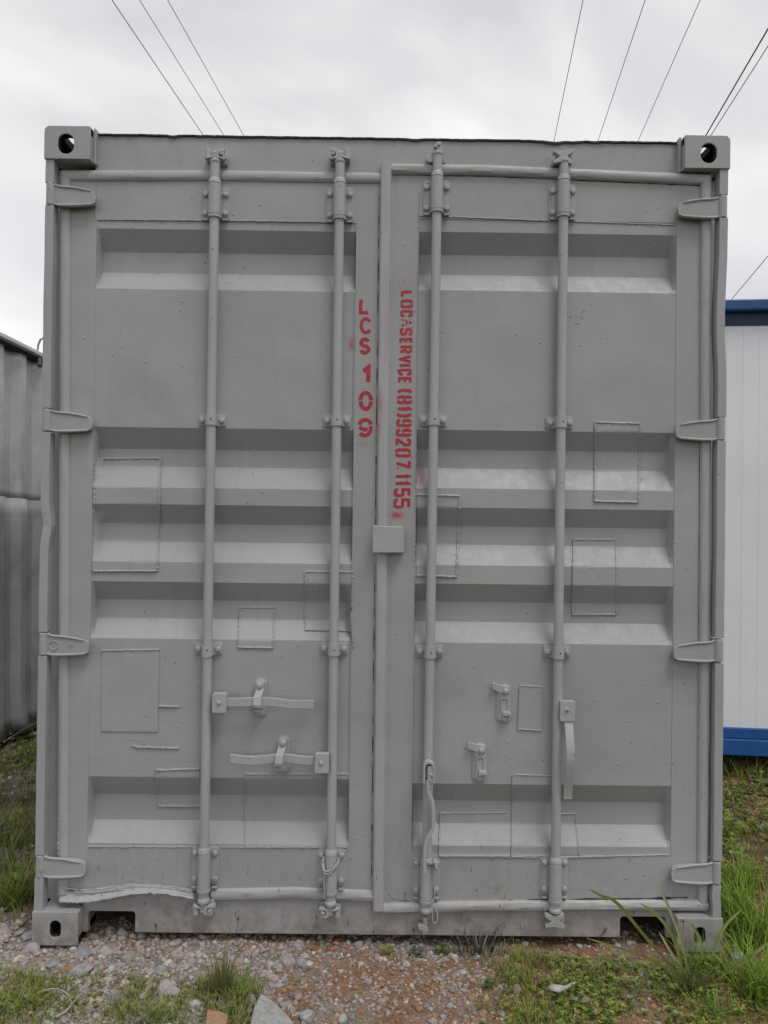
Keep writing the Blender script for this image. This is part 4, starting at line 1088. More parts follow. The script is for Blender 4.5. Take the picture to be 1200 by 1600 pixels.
mb = MB(); gbox(mb, -1.3, 4.75, hL - .05, hL - .012, -2.42, -.101); nbpart(mb, 'roof', WEATHER)
mb = MB(); gbox(mb, -1.3, 4.75, .04, .12, -2.42, -.10); nbpart(mb, 'floor', UNDER)
for a in (-1.3, 4.69):
    mb = MB(); gbox(mb, a, a + .06, .121, hL - .051, -2.42, -.10); nbpart(mb, 'end_wall', WEATHER)
mb = MB(); gbox(mb, -1.3, 4.75, .121, hL - .051, -2.44, -2.421); nbpart(mb, 'side_wall', WEATHER)
for a in (-1.3, 4.63): mb = MB(); gbox(mb, a, a + .12, -.10, hL - .031, -.12, .0); nbpart(mb, 'corner_post', WEATHER, .005)
# torn lower edge sheet, pale
mb = MB(); v = []; f = []
for i in range(17):
    s2 = .06 + .54 * i / 16; w_ = math.sin(math.pi * i / 16) ** .8
    v += [G(s2, .004 + .0 * w_, -.01), G(s2, .02 + .035 * w_, .02 + .02 * w_)]
for i in range(16): f.append((2 * i, 2 * i + 2, 2 * i + 3, 2 * i + 1))
mb.add(v, f, True); o = nbpart(mb, 'bent_edge', simple('bare_bent_steel', (.30, .30, .30), .5, .5)); o.modifiers.new('t', 'SOLIDIFY').thickness = .003
# curved bracket near the top rail
mb = MB(); pp = [at(x, y, 2.62) for x, y in ((56, 556), (58.5, 548), (60, 538), (63, 531), (67, 528.5), (74, 529))]
mb.tube(pp, .0075, 8); a = at(61, 571, 2.62); mb.lathe((a.x, a.y), [(a.z - .02, .012), (a.z + .07, .014)], 10)
nbpart(mb, 'lifting_hook', simple('pale_steel', (.33, .32, .31), .5, .3))
mb = MB(); a = at(64, 572, 2.60); mb.lathe((a.x, a.z), [(a.y - .02, .011), (a.y, .011)], 10, 'y'); nbpart(mb, 'hook_hole', DARK)

# ------------------------------------------------------------------ site cabin on the right
BLUE = simple('blue_cabin_paint', (.010, .086, .30), .45, 0, .14, 5, .1, .002)
BLUE_SHADED = simple('blue_paint_shaded', (.004, .02, .075), .5, 0, .14, 5, .1, .002)  # same blue paint, with the recessed channel's shade put into the colour
def white_mat():
    M = Mat('off_white_cladding'); c = M.mix(M.ramp(M.noise(2.5, 4), .3, .7), (.76, .785, .82), (.82, .84, .87))
    c = M.mix(M.ramp(M.noise(9, 5, .7, M.scale((5, 5, .22))), .55, .75, 0, .35), c, (.68, .67, .65))
    M.l(c, M.b.inputs['Base Color']); M.b.inputs['Roughness'].default_value = .5; return M.m
WHITE = white_mat()
Yc = 1.72; c0 = at(1130, 1179, Yc); c1 = at(1130, 470, Yc); ang = math.radians(-6.2)
ca = empty('site_cabin', 'white ribbed site cabin with blue base and roof rails, behind right of the grey container', 'cabin', (c0.x + 2.0, c0.y + 1.0, 0))
ca_inv = Matrix.Translation(ca.location).inverted()
cu = Vector((math.cos(ang), math.sin(ang), 0)); cn = Vector((math.sin(ang), -math.cos(ang), 0)); hC = c1.z - c0.z
def Gc(s_, t, d): return Vector((c0.x, c0.y, c0.z)) + cu * s_ + Vector((0, 0, t)) + cn * d
def cpart(mb, name, mat, bevel=0):
    o = mb.build(name, mat, ca, bevel); o.matrix_parent_inverse = ca_inv; return o
def cbox(mb, s0, s1, t0, t1, d0, d1):
    P_ = [Gc(s_, t, d) for t in (t0, t1) for d in (d0, d1) for s_ in (s0, s1)]
    mb.add(P_, [(0, 2, 3, 1), (4, 5, 7, 6), (0, 1, 5, 4), (2, 6, 7, 3), (0, 4, 6, 2), (1, 3, 7, 5)])
s0, s1 = -.42, 5.5
mm = (c0 - CAM).dot(AY) / FPX                        # metres per pixel there
px = lambda n: n * mm
panel_me = None
pitch = .092; npan = int((s1 - s0 - .12) / pitch)
for i in range(npan):
    a = s0 + .06 + i * pitch; mb = MB()
    P_ = [(a, -.0312), (a + .0012, -.030), (a + pitch - .0016, -.030), (a + pitch - .0004, -.0312)]
    v = []; f = []
    for s2, d in P_: v += [Gc(s2, px(41) + .001, d), Gc(s2, hC - px(37), d)]
    for j in range(3): f.append((2 * j, 2 * j + 2, 2 * j + 3, 2 * j + 1))
    mb.add(v, f); cpart(mb, 'wall_panel', WHITE)
mb = MB(); cbox(mb, s0 + .05, s1 - .05, .06, hC - .06, -2.4, -.0315); cpart(mb, 'wall_core', WHITE)
mb = MB(); cbox(mb, s0, s1, px(25.5), px(41), -.06, -.008); cpart(mb, 'base_rail', BLUE, .003)
mb = MB(); cbox(mb, s0, s1, 0, px(25), -.07, .012); cpart(mb, 'base_rail', BLUE, .006)
mb = MB(); cbox(mb, s0, s1, hC - px(17), hC, -.10, .035); cpart(mb, 'roof_rail', simple('dark_blue_roof_paint', (.007, .058, .19), .45, 0, .14, 5, .1, .002), .008)
mb = MB(); cbox(mb, s0, s1, hC - px(37.5), hC - px(17.2), -.09, -.022); cpart(mb, 'roof_channel', BLUE_SHADED, .002)
mb = MB(); cbox(mb, s0 + .02, s1 - .02, hC - .05, hC - .01, -2.42, -.101); cpart(mb, 'roof', WHITE)
for a in (s0, s1 - .055): mb = MB(); cbox(mb, a, a + .055, px(41.2), hC - px(37.7), -.09, -.02); cpart(mb, 'corner_post', BLUE, .004)
for a in (s0 + .1, 1.6, 3.4, s1 - .35):
    for d in (-.35, -2.2):
        mb = MB(); cbox(mb, a, a + .25, -c0.z - .05, -.001, d - .12, d + .12); cpart(mb, 'support_block', UNDER, .006)

# ------------------------------------------------------------------ overhead wires
CABLE = simple('black_cable', (.02, .02, .022), .6, bump=0)
lines = [((175, 0), (318, 212), .0055, 'overhead wire, leftmost of the three above the left half of the container'),
         ((218, 0), (350, 212), .0045, 'overhead wire, middle of the three above the left half of the container'),
         ((262, 0), (381, 212), .0045, 'overhead wire, rightmost of the three above the left half of the container'),
         ((911, 0), (866, 218), .0045, 'steepest overhead wire, above the rightmost locking bar'),
         ((1008, 0), (935, 218), .0045, 'overhead wire, second from the steepest one on the right'),
         ((1094, 0), (998, 218), .0045, 'overhead wire nearest left of the thick cable on the right'),
         ((1200, 45), (1105, 208), .0105, 'thick black cable rising from above the upper right corner casting'),
         ((1200, 72), (1113, 208), .0065, 'thin cable running close beside the thick black one at the right'),
         ((1200, 400), (1143, 468), .0090, 'lone low wire above the blue roof rail of the site cabin')]
for (a, b_, r_, lab) in lines:
    Zw = 7.6
    A_, B2 = at_z(*a, Zw), at_z(*b_, Zw); d = (B2 - A_) / (B2.y - A_.y)
    if a[1] == 400: y0, y1 = A_.y - 14, A_.y + 40
    else: y0, y1 = -14.0, 70.0
    pts = []
    for i in range(40):
        y = y0 + (y1 - y0) * i / 39; p = A_ + d * (y - A_.y); sag = .35 * ((y - (y0 + y1) / 2) / ((y1 - y0) / 2)) ** 2 * 0
        pts.append((p.x, p.y, Zw + sag))
    mb = MB(); mb.tube(pts, r_, 6); o = mb.build('overhead_wire', CABLE); tag(o, lab, 'wire', 'overhead wires')
# small joint wrapped on the thick cable
# ------------------------------------------------------------------ stones
PAL = 1.13 * np.array([(.33, .31, .30), (.27, .255, .25), (.38, .36, .35), (.34, .28, .255), (.30, .235, .20), (.40, .33, .28), (.31, .185, .12), (.24, .20, .18)])
def ico():
    t = (1 + 5 ** .5) / 2
    v = np.array([(-1, t, 0), (1, t, 0), (-1, -t, 0), (1, -t, 0), (0, -1, t), (0, 1, t), (0, -1, -t), (0, 1, -t), (t, 0, -1), (t, 0, 1), (-t, 0, -1), (-t, 0, 1)], float)
    v /= np.linalg.norm(v[0])
    f = np.array([(0, 11, 5), (0, 5, 1), (0, 1, 7), (0, 7, 10), (0, 10, 11), (1, 5, 9), (5, 11, 4), (11, 10, 2), (10, 7, 6), (7, 1, 8), (3, 9, 4), (3, 4, 2), (3, 2, 6), (3, 6, 8), (3, 8, 9), (4, 9, 5), (2, 4, 11), (6, 2, 10), (8, 6, 7), (9, 8, 1)])
    return v, f
IV, IF = ico()
def redness(x, y):
    """0 grey gravel .. 1 red earth"""
    n1_ = fbm(x, y, 2.5, 3, 3)
    return min(1, max(0, .35 + .30 * x + .9 * n1_ - (0.6 if x < -.35 else 0) + (.25 if y < -.22 and -.3 < x < .5 else 0)))
def density(x, y):
    if abs(x) < 1.3 and y > .25: return .0
    d = 1.0
    if x > -.15: d = .35 + .65 * min(1, max(0, .5 + 1.6 * fbm(x, y, 5, 2, 71)))
    if x > .45: d = .3
    if x > 1.25: d = .30 if y > 0.2 else .4
    if x < -1.27: d = .7 if y < .25 else .04
    return d
def scatter_stones(n, region, smin, smax, power):
    P_ = []
    while len(P_) < n:
        x, y = random.uniform(region[0], region[1]), random.uniform(region[2], region[3])
        if random.random() < density(x, y): P_.append((x, y))
    V = []; F = []; Cc = []
    for i, (x, y) in enumerate(P_):
        s_ = smin + (smax - smin) * random.random() ** power
        q = RNG.normal(size=(3, 3)); q, _ = np.linalg.qr(q)
        v = IV * RNG.uniform(.72, 1.2, (12, 1)); v = v @ q; v = v * np.array([1, RNG.uniform(.6, 1), RNG.uniform(.35, .8)]) * s_
        a = RNG.uniform(0, 6.28); c_, sn = math.cos(a), math.sin(a); v = np.c_[v[:, 0] * c_ - v[:, 1] * sn, v[:, 0] * sn + v[:, 1] * c_, v[:, 2]]
        v += (x, y, gz(x, y) + s_ * .18); V.append(v); F.append(IF + 12 * i)
        r_ = redness(x, y) * (.75 + (.35 if x > -.12 and y < -.10 else 0))
        if random.random() < r_: c3 = np.array((.30, .175, .11)) * random.uniform(.75, 1.3)
        else: c3 = PAL[random.randrange(0, 6)] * random.uniform(.75, 1.25)
        Cc.append(np.repeat(np.clip(c3, 0, .6)[None], 12, 0))
    return np.concatenate(V), np.concatenate(F), np.concatenate(Cc)
parts = [scatter_stones(17000, (-1.7, 1.7, -.60, .20), .0025, .009, 1.8), scatter_stones(2600, (-1.7, 1.7, -.62, .22), .007, .017, 2.2),
         scatter_stones(420, (-1.45, -.25, -.34, .10), .009, .021, 1.6), scatter_stones(2500, (-2.2, 2.2, -1.5, -.6), .003, .012, 2.0), scatter_stones(1800, (1.2, 2.6, -.5, 2.0), .006, .024, 2.2), scatter_stones(700, (-2.5, -1.2, -.5, 2.0), .006, .022, 2)]
V = []; F = []; Cc = []; k = 0
for a, b_, c_ in parts: V.append(a); F.append(b_ + k); Cc.append(c_); k += len(a)
gr = fast_mesh('gravel', np.concatenate(V), np.concatenate(F), STONE, np.concatenate(Cc)); tag(gr, kind='stuff')
gr['label'] = 'loose grey and reddish gravel in front of the container'

STONE_C = {}
def rock(px, py, wpx, hpx, col, label, flat=.6, seed=0, sharp=1.9, group='larger stones in front of the container', name='rock', lift=0.3, cat='stone', ang=0):
    """one stone: pixel of its centre on the ground, its width and height in photo pixels"""
    p = at_z(px, py, .012); s_ = (p - CAM).dot(AY) / FPX
    bm = bmesh.new(); bmesh.ops.create_icosphere(bm, subdivisions=3, radius=1)
    rng = random.Random(seed)
    planes = [(Vector((rng.gauss(0, 1), rng.gauss(0, 1), rng.gauss(0, 1))).normalized(), rng.uniform(.55, .85)) for _ in range(int(9 * sharp) + 4)]
    sx = wpx * s_ / 2 * 1.15; sy = sx * rng.uniform(.75, 1.1); sz = max(hpx * s_ * flat, .006)
    for v in bm.verts:
        c_ = v.co
        for n1_, d in planes:
            e_ = c_.dot(n1_) - d
            if e_ > 0: c_ = c_ - n1_ * e_
        c_ = c_ * (1 + .05 * mn.noise(c_ * 3 + Vector((seed, 0, 0))))
        v.co = Vector((c_.x * sx, c_.y * sy, c_.z * sz))
    bmesh.ops.rotate(bm, verts=bm.verts, cent=(0, 0, 0), matrix=Matrix.Rotation(rng.uniform(0, 6) if not ang else ang, 3, 'Z') @ Matrix.Rotation(rng.uniform(-.25, .25), 3, 'X'))
    me = bpy.data.meshes.new(name); bm.to_mesh(me); bm.free()
    a = me.color_attributes.new('tint', 'FLOAT_COLOR', 'POINT'); a.data.foreach_set('color', np.tile(np.array([*col, 1], np.float32), len(me.vertices)))
    me.materials.append(STONE); me.polygons.foreach_set('use_smooth', [True] * len(me.polygons)); me.set_sharp_from_angle(angle=math.radians(16))
    o = bpy.data.objects.new(name, me); C.objects.link(o); o.location = (p.x, p.y, gz(p.x, p.y) + sz * lift)
    tag(o, label, cat, group); return o
G1, G2, PK, OR, TN = (.30, .295, .295), (.36, .35, .345), (.33, .285, .27), (.33, .20, .125), (.36, .275, .205)
rock(97, 1462, 26, 15, G2, 'pale grey stone resting against the left corner casting', seed=2)
rocks = [
 (48, 1452, 28, 16, G2, 'pale squarish stone left of the lower left corner casting'),
 (33, 1448, 24, 12, G1, 'flat grey stone at the left edge beside the casting'),
 (8, 1452, 24, 16, PK, 'pinkish stone cut by the left edge of the picture'),
 (16, 1471, 14, 10, PK, 'small pink stone below the pinkish one at the left edge'),
 (52, 1477, 30, 18, G2, 'large pale stone touching the foot of the left corner casting'),
 (168, 1479, 32, 20, PK, 'rounded pink stone below the left fork pocket'),
 (189, 1452, 22, 22, G1, 'upright grey stone inside the left fork pocket'),
 (148, 1456, 22, 14, (.22, .18, .15), 'dark brown stone in the left fork pocket'),
 (130, 1486, 30, 18, G1, 'grey stone just right of the foot of the left casting'),
 (103, 1510, 22, 14, OR, 'rusty orange stone in front of the left casting'),
 (128, 1510, 34, 18, G2, 'pale grey slab between the orange stone and the gravel'),
 (80, 1502, 28, 12, G1, 'flat grey stone right under the left casting front'),
 (203, 1492, 24, 18, PK, 'pale pink angular stone right of the rounded pink one'),
 (262, 1545, 42, 24, G2, 'large broken pale grey stone left of the grass tuft'),
 (250, 1512, 22, 16, G1, 'bluish grey stone above the large broken pale one'),
 (270, 1527, 22, 12, PK, 'small pinkish stone directly above the large broken one'),
 (450, 1500, 30, 18, G1, 'flat grey stone half buried in gravel at the middle'),
 (470, 1503, 20, 16, G2, 'whitish stone right of the half buried flat grey stone'),
 (444, 1527, 13, 11, G2, 'small white pebble on the reddish soil'),
 (448, 1563, 24, 12, G1, 'thin grey flake right of the tip of the big slate'),
 (466, 1552, 18, 14, PK, 'pinkish stone behind the thin grey flake'),
 (482, 1583, 26, 18, G2, 'light grey stone right of the big slate'),
 (527, 1572, 19, 17, TN, 'tan rounded stone near the bottom middle'),
 (536, 1592, 16, 20, G2, 'upright pale stone below the tan rounded one'),
 (549, 1583, 15, 10, G1, 'small grey stone right of the tan rounded one'),
 (522, 1592, 22, 10, (.28, .20, .14), 'brown stone under the tan rounded one'),
 (393, 1562, 22, 22, G1, 'pale grey stone at the left of the big slate tip'),
 (370, 1596, 18, 12, OR, 'small orange stone right of the orange block'),
 (574, 1459, 14, 9, G2, 'small pale stone under the sill near the middle'),
 (560, 1465, 16, 10, G1, 'grey stone just in the shade under the sill'),
 (705, 1481, 14, 12, G2, 'small white stone by the grey sprayed grass'),
 (635, 1500, 12, 12, (.5, .49, .48), 'small whitish painted stone under the third bar'),
 (807, 1540, 18, 16, TN, 'beige stone among weeds touching the orange one'),
 (792, 1562, 18, 18, OR, 'bright orange stone among the weeds right of middle'),
 (737, 1549, 16, 13, OR, 'small orange stone left of the pair among weeds'),
 (809, 1504, 20, 10, PK, 'flat brownish stone half hidden in weeds'),
 (862, 1502, 12, 9, G2, 'pale pebble below the rightmost locking bar'),
 (912, 1556, 24, 16, (.27, .20, .16), 'brown round stone right of the torn white plastic'),
 (963, 1504, 18, 16, (.22, .15, .12), 'dark brown stone before the right fork pocket'),
 (1152, 1496, 30, 28, (.42, .41, .40), 'white angular stone right of the lower right casting'),
 (1150, 1478, 24, 16, PK, 'pinkish stone behind the white angular one'),
 (1192, 1236, 20, 16, PK, 'pinkish stone in the grass near the cabin'),
 (1150, 1230, 18, 12, OR, 'reddish stone in soil before the cabin base'),
 (1196, 1296, 16, 12, TN, 'tan stone at the right edge beyond the corner post'),
 (1135, 1262, 12, 9, OR, 'small reddish stone beside the corner post'),
 (1178, 1260, 11, 8, TN, 'small tan stone in the grass left of the right edge'),
 (240, 1560, 14, 9, PK, 'small pink pebble left of the large broken stone'),
 (300, 1500, 14, 10, G2, 'pale pebble between the sill and the tall grass tuft'),
 (410, 1476, 14, 9, G1, 'grey pebble just below the sill left of middle'),
 (500, 1475, 13, 8, TN, 'tan pebble just below the sill near middle'),
 (596, 1530, 13, 9, OR, 'reddish pebble on the red soil at the middle'),
 (655, 1570, 15, 10, OR, 'orange pebble on the red soil at bottom middle'),
 (690, 1535, 12, 9, TN, 'tan pebble left of the weeds'),
]
for i, (a, b_, c_, d, col, lab) in enumerate(rocks):
    q_ = random.uniform(.9, 1.08); rock(a, b_, c_, d, tuple(v * q_ for v in col), lab, seed=i + 20)
# two large ones shaped after their outlines
def slab(pts, top, thick, col, label, seed, tilt=0):
    P_ = [at_z(x, y, top) for x, y in pts]; mb = MB(); m_ = len(P_); cx_ = sum((p for p in P_), Vector()) / m_
    v = []; f = []
    for (k_, ins, dz) in ((0, 1.0, -thick), (1, 1.02, -.010), (2, .97, 0.0)):
        for i, p in enumerate(P_):
            q = cx_ + (p - cx_) * ins; v.append((q.x, q.y, top + dz + tilt * (q.y - cx_.y) + .002 * random.uniform(-1, 1)))
    for s2 in range(2):
        for i in range(m_): f.append((s2 * m_ + i, s2 * m_ + (i + 1) % m_, (s2 + 1) * m_ + (i + 1) % m_, (s2 + 1) * m_ + i))
    v.append((cx_.x, cx_.y, top + .004)); k_ = 3 * m_
    for i in range(m_): f.append((2 * m_ + i, 2 * m_ + (i + 1) % m_, k_))
    f.append(tuple(range(m_ - 1, -1, -1)))
    mb.add(v, f); o = mb.build('rock', STONE, None, .002)
    a = o.data.color_attributes.new('tint', 'FLOAT_COLOR', 'POINT'); a.data.foreach_set('color', np.tile(np.array([*col, 1], np.float32), len(o.data.vertices)))
    tag(o, label, 'stone', 'larger stones in front of the container'); return o
slab([(408, 1556), (398, 1572), (393, 1590), (388, 1612), (400, 1640), (450, 1640), (470, 1612), (452, 1590), (430, 1570)], .030, .05, (.36, .365, .36), 'large flat grey slate pointing up at the bottom of the picture', 1, .10)
slab([(324, 1575), (345, 1579), (357, 1586), (352, 1604), (345, 1625), (322, 1622), (321, 1598)], .035, .05, (.40, .25, .16), 'flat-topped orange block under the tall grass tuft', 2)

# ------------------------------------------------------------------ grass and weeds
def blades(spec, seg=4):
    """spec rows: x,y,z, height, width, dir, lean, curl, r,g,b, r2,g2,b2 (root, tip)"""
    Sx = np.asarray(spec, float); n_ = len(Sx); V = np.zeros((n_, (seg + 1) * 2, 3)); Cc = np.zeros((n_, (seg + 1) * 2, 3))
    dx, dy = np.cos(Sx[:, 5]), np.sin(Sx[:, 5]); sx, sy = -dy, dx
    tw = RNG.uniform(-.9, .9, n_); fx, fy = dx * np.sin(tw) + sx * np.cos(tw), dy * np.sin(tw) + sy * np.cos(tw)
    pos = Sx[:, 0:3].copy(); ang_ = Sx[:, 6].copy(); L_ = Sx[:, 3] / seg
    for i in range(seg + 1):
        t = i / seg; w_ = Sx[:, 4] * (1 - t ** 1.7) * .5 + .0002
        V[:, 2 * i] = pos + np.c_[fx * w_, fy * w_, 0 * w_]; V[:, 2 * i + 1] = pos - np.c_[fx * w_, fy * w_, 0 * w_]
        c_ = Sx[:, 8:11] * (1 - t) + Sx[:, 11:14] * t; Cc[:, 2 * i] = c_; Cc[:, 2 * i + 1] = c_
        pos = pos + np.c_[dx * np.sin(ang_) * L_, dy * np.sin(ang_) * L_, np.cos(ang_) * L_]; ang_ = ang_ + Sx[:, 7] / seg
    k = (seg + 1) * 2; base = (np.arange(n_) * k)[:, None]
    F = np.concatenate([np.stack([base[:, 0] + 2 * i, base[:, 0] + 2 * i + 1, base[:, 0] + 2 * i + 3, base[:, 0] + 2 * i + 2], 1) for i in range(seg)])
    return V.reshape(-1, 3), F, Cc.reshape(-1, 3)
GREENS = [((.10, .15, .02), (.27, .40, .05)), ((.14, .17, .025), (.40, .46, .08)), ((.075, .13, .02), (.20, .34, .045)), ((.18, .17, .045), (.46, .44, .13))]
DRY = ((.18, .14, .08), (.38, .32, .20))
def blade_row(x, y, h, w_, lean, curl, pal=None, dark=1.0, z=None, d=None):
    a, b_ = pal or random.choice(GREENS); j = random.uniform(.75, 1.25) * dark
    return (x, y, (gz(x, y) - .004) if z is None else z, h, w_, random.uniform(0, 6.283) if d is None else d, lean, curl, *[v * j for v in a], *[v * j for v in b_])
def field(n, region, hfun, dens, dark=1.0, wmin=.002, wmax=.005, dry=.12):
    rows = []; tries = 0
    while len(rows) < n and tries < n * 40:
        tries += 1; x, y = random.uniform(region[0], region[1]), random.uniform(region[2], region[3])
        if random.random() > dens(x, y): continue
        h = hfun(x, y) * random.uniform(.5, 1.3)
        rows.append(blade_row(x, y, h, random.uniform(wmin, wmax), random.uniform(.05, .5), random.uniform(.2, 1.5), DRY if random.random() < dry else None, dark))
    return rows
def clump(x, y, s, seed, lo, hi):
    v = fbm(x, y, s, 3, seed); return min(1, max(0, (v - lo) / (hi - lo)))
rows = []
# left of the container: thick tall grass
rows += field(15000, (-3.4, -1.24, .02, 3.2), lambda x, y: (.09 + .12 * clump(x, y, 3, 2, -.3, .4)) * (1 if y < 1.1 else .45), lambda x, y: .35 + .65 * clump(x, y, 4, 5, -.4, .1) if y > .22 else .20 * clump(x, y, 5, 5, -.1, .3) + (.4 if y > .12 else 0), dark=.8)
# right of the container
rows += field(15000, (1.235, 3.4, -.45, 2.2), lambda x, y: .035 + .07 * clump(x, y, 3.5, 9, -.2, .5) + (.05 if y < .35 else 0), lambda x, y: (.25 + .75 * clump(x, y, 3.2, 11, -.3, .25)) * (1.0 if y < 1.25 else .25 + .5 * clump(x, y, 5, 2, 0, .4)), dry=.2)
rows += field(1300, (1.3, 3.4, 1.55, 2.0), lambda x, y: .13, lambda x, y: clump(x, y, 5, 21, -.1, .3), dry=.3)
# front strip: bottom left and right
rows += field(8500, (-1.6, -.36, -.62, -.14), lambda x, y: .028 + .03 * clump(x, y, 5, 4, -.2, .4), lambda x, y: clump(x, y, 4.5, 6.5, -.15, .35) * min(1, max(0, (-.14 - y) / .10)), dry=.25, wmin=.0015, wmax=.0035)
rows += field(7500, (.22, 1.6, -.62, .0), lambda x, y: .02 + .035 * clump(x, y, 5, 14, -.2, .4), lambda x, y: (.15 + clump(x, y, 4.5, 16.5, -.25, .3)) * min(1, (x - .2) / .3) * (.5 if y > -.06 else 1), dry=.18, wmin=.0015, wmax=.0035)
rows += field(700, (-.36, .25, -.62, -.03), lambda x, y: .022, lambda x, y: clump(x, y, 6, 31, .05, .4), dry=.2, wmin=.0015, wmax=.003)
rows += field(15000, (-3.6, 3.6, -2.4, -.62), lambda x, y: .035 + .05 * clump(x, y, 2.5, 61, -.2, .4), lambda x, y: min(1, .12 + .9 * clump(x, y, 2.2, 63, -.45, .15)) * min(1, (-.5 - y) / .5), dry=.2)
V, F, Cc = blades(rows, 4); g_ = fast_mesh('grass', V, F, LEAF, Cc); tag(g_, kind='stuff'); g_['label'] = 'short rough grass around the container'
# low broad-leaved ground cover
def leaves(n, region, dens, size, pal, hmax=.03):
    V = []; Cc = []; tries = 0; k = 0
    base = np.array([(0, 0, 0), (.28, .32, .06), (.10, .95, .02), (-.10, .95, .02), (-.28, .32, .06)])
    base = np.array([(0, 0, 0), (.34, .35, .05), (.26, .8, .03), (0, 1, 0), (-.26, .8, .03), (-.34, .35, .05)])
    out_ = []
    while k < n and tries < n * 40:
        tries += 1; x, y = random.uniform(region[0], region[1]), random.uniform(region[2], region[3])
        if random.random() > dens(x, y): continue
        z = gz(x, y) + random.uniform(.0, hmax); nl = random.choice((3, 3, 4, 5)); a0 = random.uniform(0, 6.28); s2 = size * random.uniform(.6, 1.3)
        col = np.array(random.choice(pal)) * random.uniform(.7, 1.3)
        for q in range(nl):
            a = a0 + 6.283 * q / nl + random.uniform(-.3, .3); tl = random.uniform(.0, .8); c_, sn = math.cos(a), math.sin(a)
            b2 = base * s2 * random.uniform(.8, 1.2); yy = b2[:, 1] * math.cos(tl); zz2 = b2[:, 2] + b2[:, 1] * math.sin(tl)
            V.append(np.c_[x + b2[:, 0] * c_ - yy * sn, y + b2[:, 0] * sn + yy * c_, z + zz2]); Cc.append(np.repeat(col[None], 6, 0)); k += 1
    V = np.concatenate(V); Cc = np.concatenate(Cc); m_ = len(V) // 6; b0 = np.arange(m_) * 6
    F = np.concatenate([np.stack([b0, b0 + 1, b0 + 2, b0 + 5], 1), np.stack([b0 + 2, b0 + 3, b0 + 4, b0 + 5], 1)])
    return V, F, Cc
PG = [(.14, .24, .035), (.22, .33, .05), (.30, .37, .07), (.11, .19, .035), (.34, .31, .10)]
A_ = [leaves(8000, (.3, 1.6, -.62, -.04), lambda x, y: clump(x, y, 4, 41, -.15, .35) * min(1, (x - .25) / .3), .010, PG),
      leaves(10000, (1.24, 2.6, -.3, 1.7), lambda x, y: clump(x, y, 3.5, 43, -.2, .3), .016, PG, .06),
      leaves(1600, (-1.6, -.4, -.62, -.16), lambda x, y: clump(x, y, 4, 47, .0, .4), .009, PG, .02),
      leaves(5000, (-3.0, -1.26, .15, 2.6), lambda x, y: clump(x, y, 3, 49, -.2, .3), .018, PG, .09)]
V = []; F = []; Cc = []; k = 0
for a, b_, c_ in A_: V.append(a); F.append(b_ + k); Cc.append(c_); k += len(a)
wd = fast_mesh('ground_cover', np.concatenate(V), np.concatenate(F), LEAF, np.concatenate(Cc)); tag(wd, kind='stuff'); wd['label'] = 'low leafy weeds spreading over the soil'

def tuft(px, py, rows_fn, label, name='grass_tuft', cat='grass tuft', seg=7):
    p = at_z(px, py, .0); z = gz(p.x, p.y); V, F, Cc = blades(rows_fn(p.x, p.y), seg)
    V = V - np.array([p.x, p.y, z]); o = fast_mesh(name, V, F, LEAF, Cc); o.location = (p.x, p.y, z); tag(o, label, cat); return o
TG = ((.12, .14, .045), (.24, .34, .12)); TG2 = ((.16, .11, .04), (.32, .36, .14)); GREYB = ((.10, .11, .10), (.36, .36, .36)); GB = ((.05, .07, .03), (.14, .15, .13))
def t1(x, y):
    r_ = []
    for i in range(110): a = random.uniform(0, 6.28); q = random.uniform(0, .028); r_.append(blade_row(x + math.cos(a) * q, y + math.sin(a) * q, random.uniform(.07, .19), random.uniform(.002, .0035), random.uniform(.0, .28), random.uniform(.0, .5), random.choice((TG, TG, TG2)), d=a))
    for i in range(16): a = random.uniform(-2.2, .6); r_.append(blade_row(x, y, random.uniform(.06, .09), .003, .5, 1.7, ((.2, .17, .12), (.42, .40, .34)), d=a))
    for i in range(7): a = random.uniform(0, 6.28); r_.append(blade_row(x + .02 * math.cos(a), y, random.uniform(.18, .26), .0018, random.uniform(.05, .3), .25, ((.08, .07, .04), (.16, .12, .07)), d=a))
    return r_
tuft(345, 1556, t1, 'upright tuft of thin green grass in front of the first locking bar')
def t2(x, y):
    r_ = []
    for i in range(55): a = random.uniform(0, 6.28); q = random.uniform(0, .05); r_.append(blade_row(x + math.cos(a) * q * 2, y + math.sin(a) * q * .5, random.uniform(.05, .17), random.uniform(.002, .004), random.uniform(.05, .55), random.uniform(.2, .9), GB, d=a))
    for i in range(26): a = random.uniform(0, 6.28); q = random.uniform(0, .05); r_.append(blade_row(x + math.cos(a) * q * 2, y + math.sin(a) * q * .4 - .01, random.uniform(.05, .12), random.uniform(.003, .0045), random.uniform(.2, .9), random.uniform(.3, 1.9), GREYB, d=a))
    return r_
tuft(748, 1482, t2, 'grass tuft sprayed partly grey, growing against the sill of the right door')
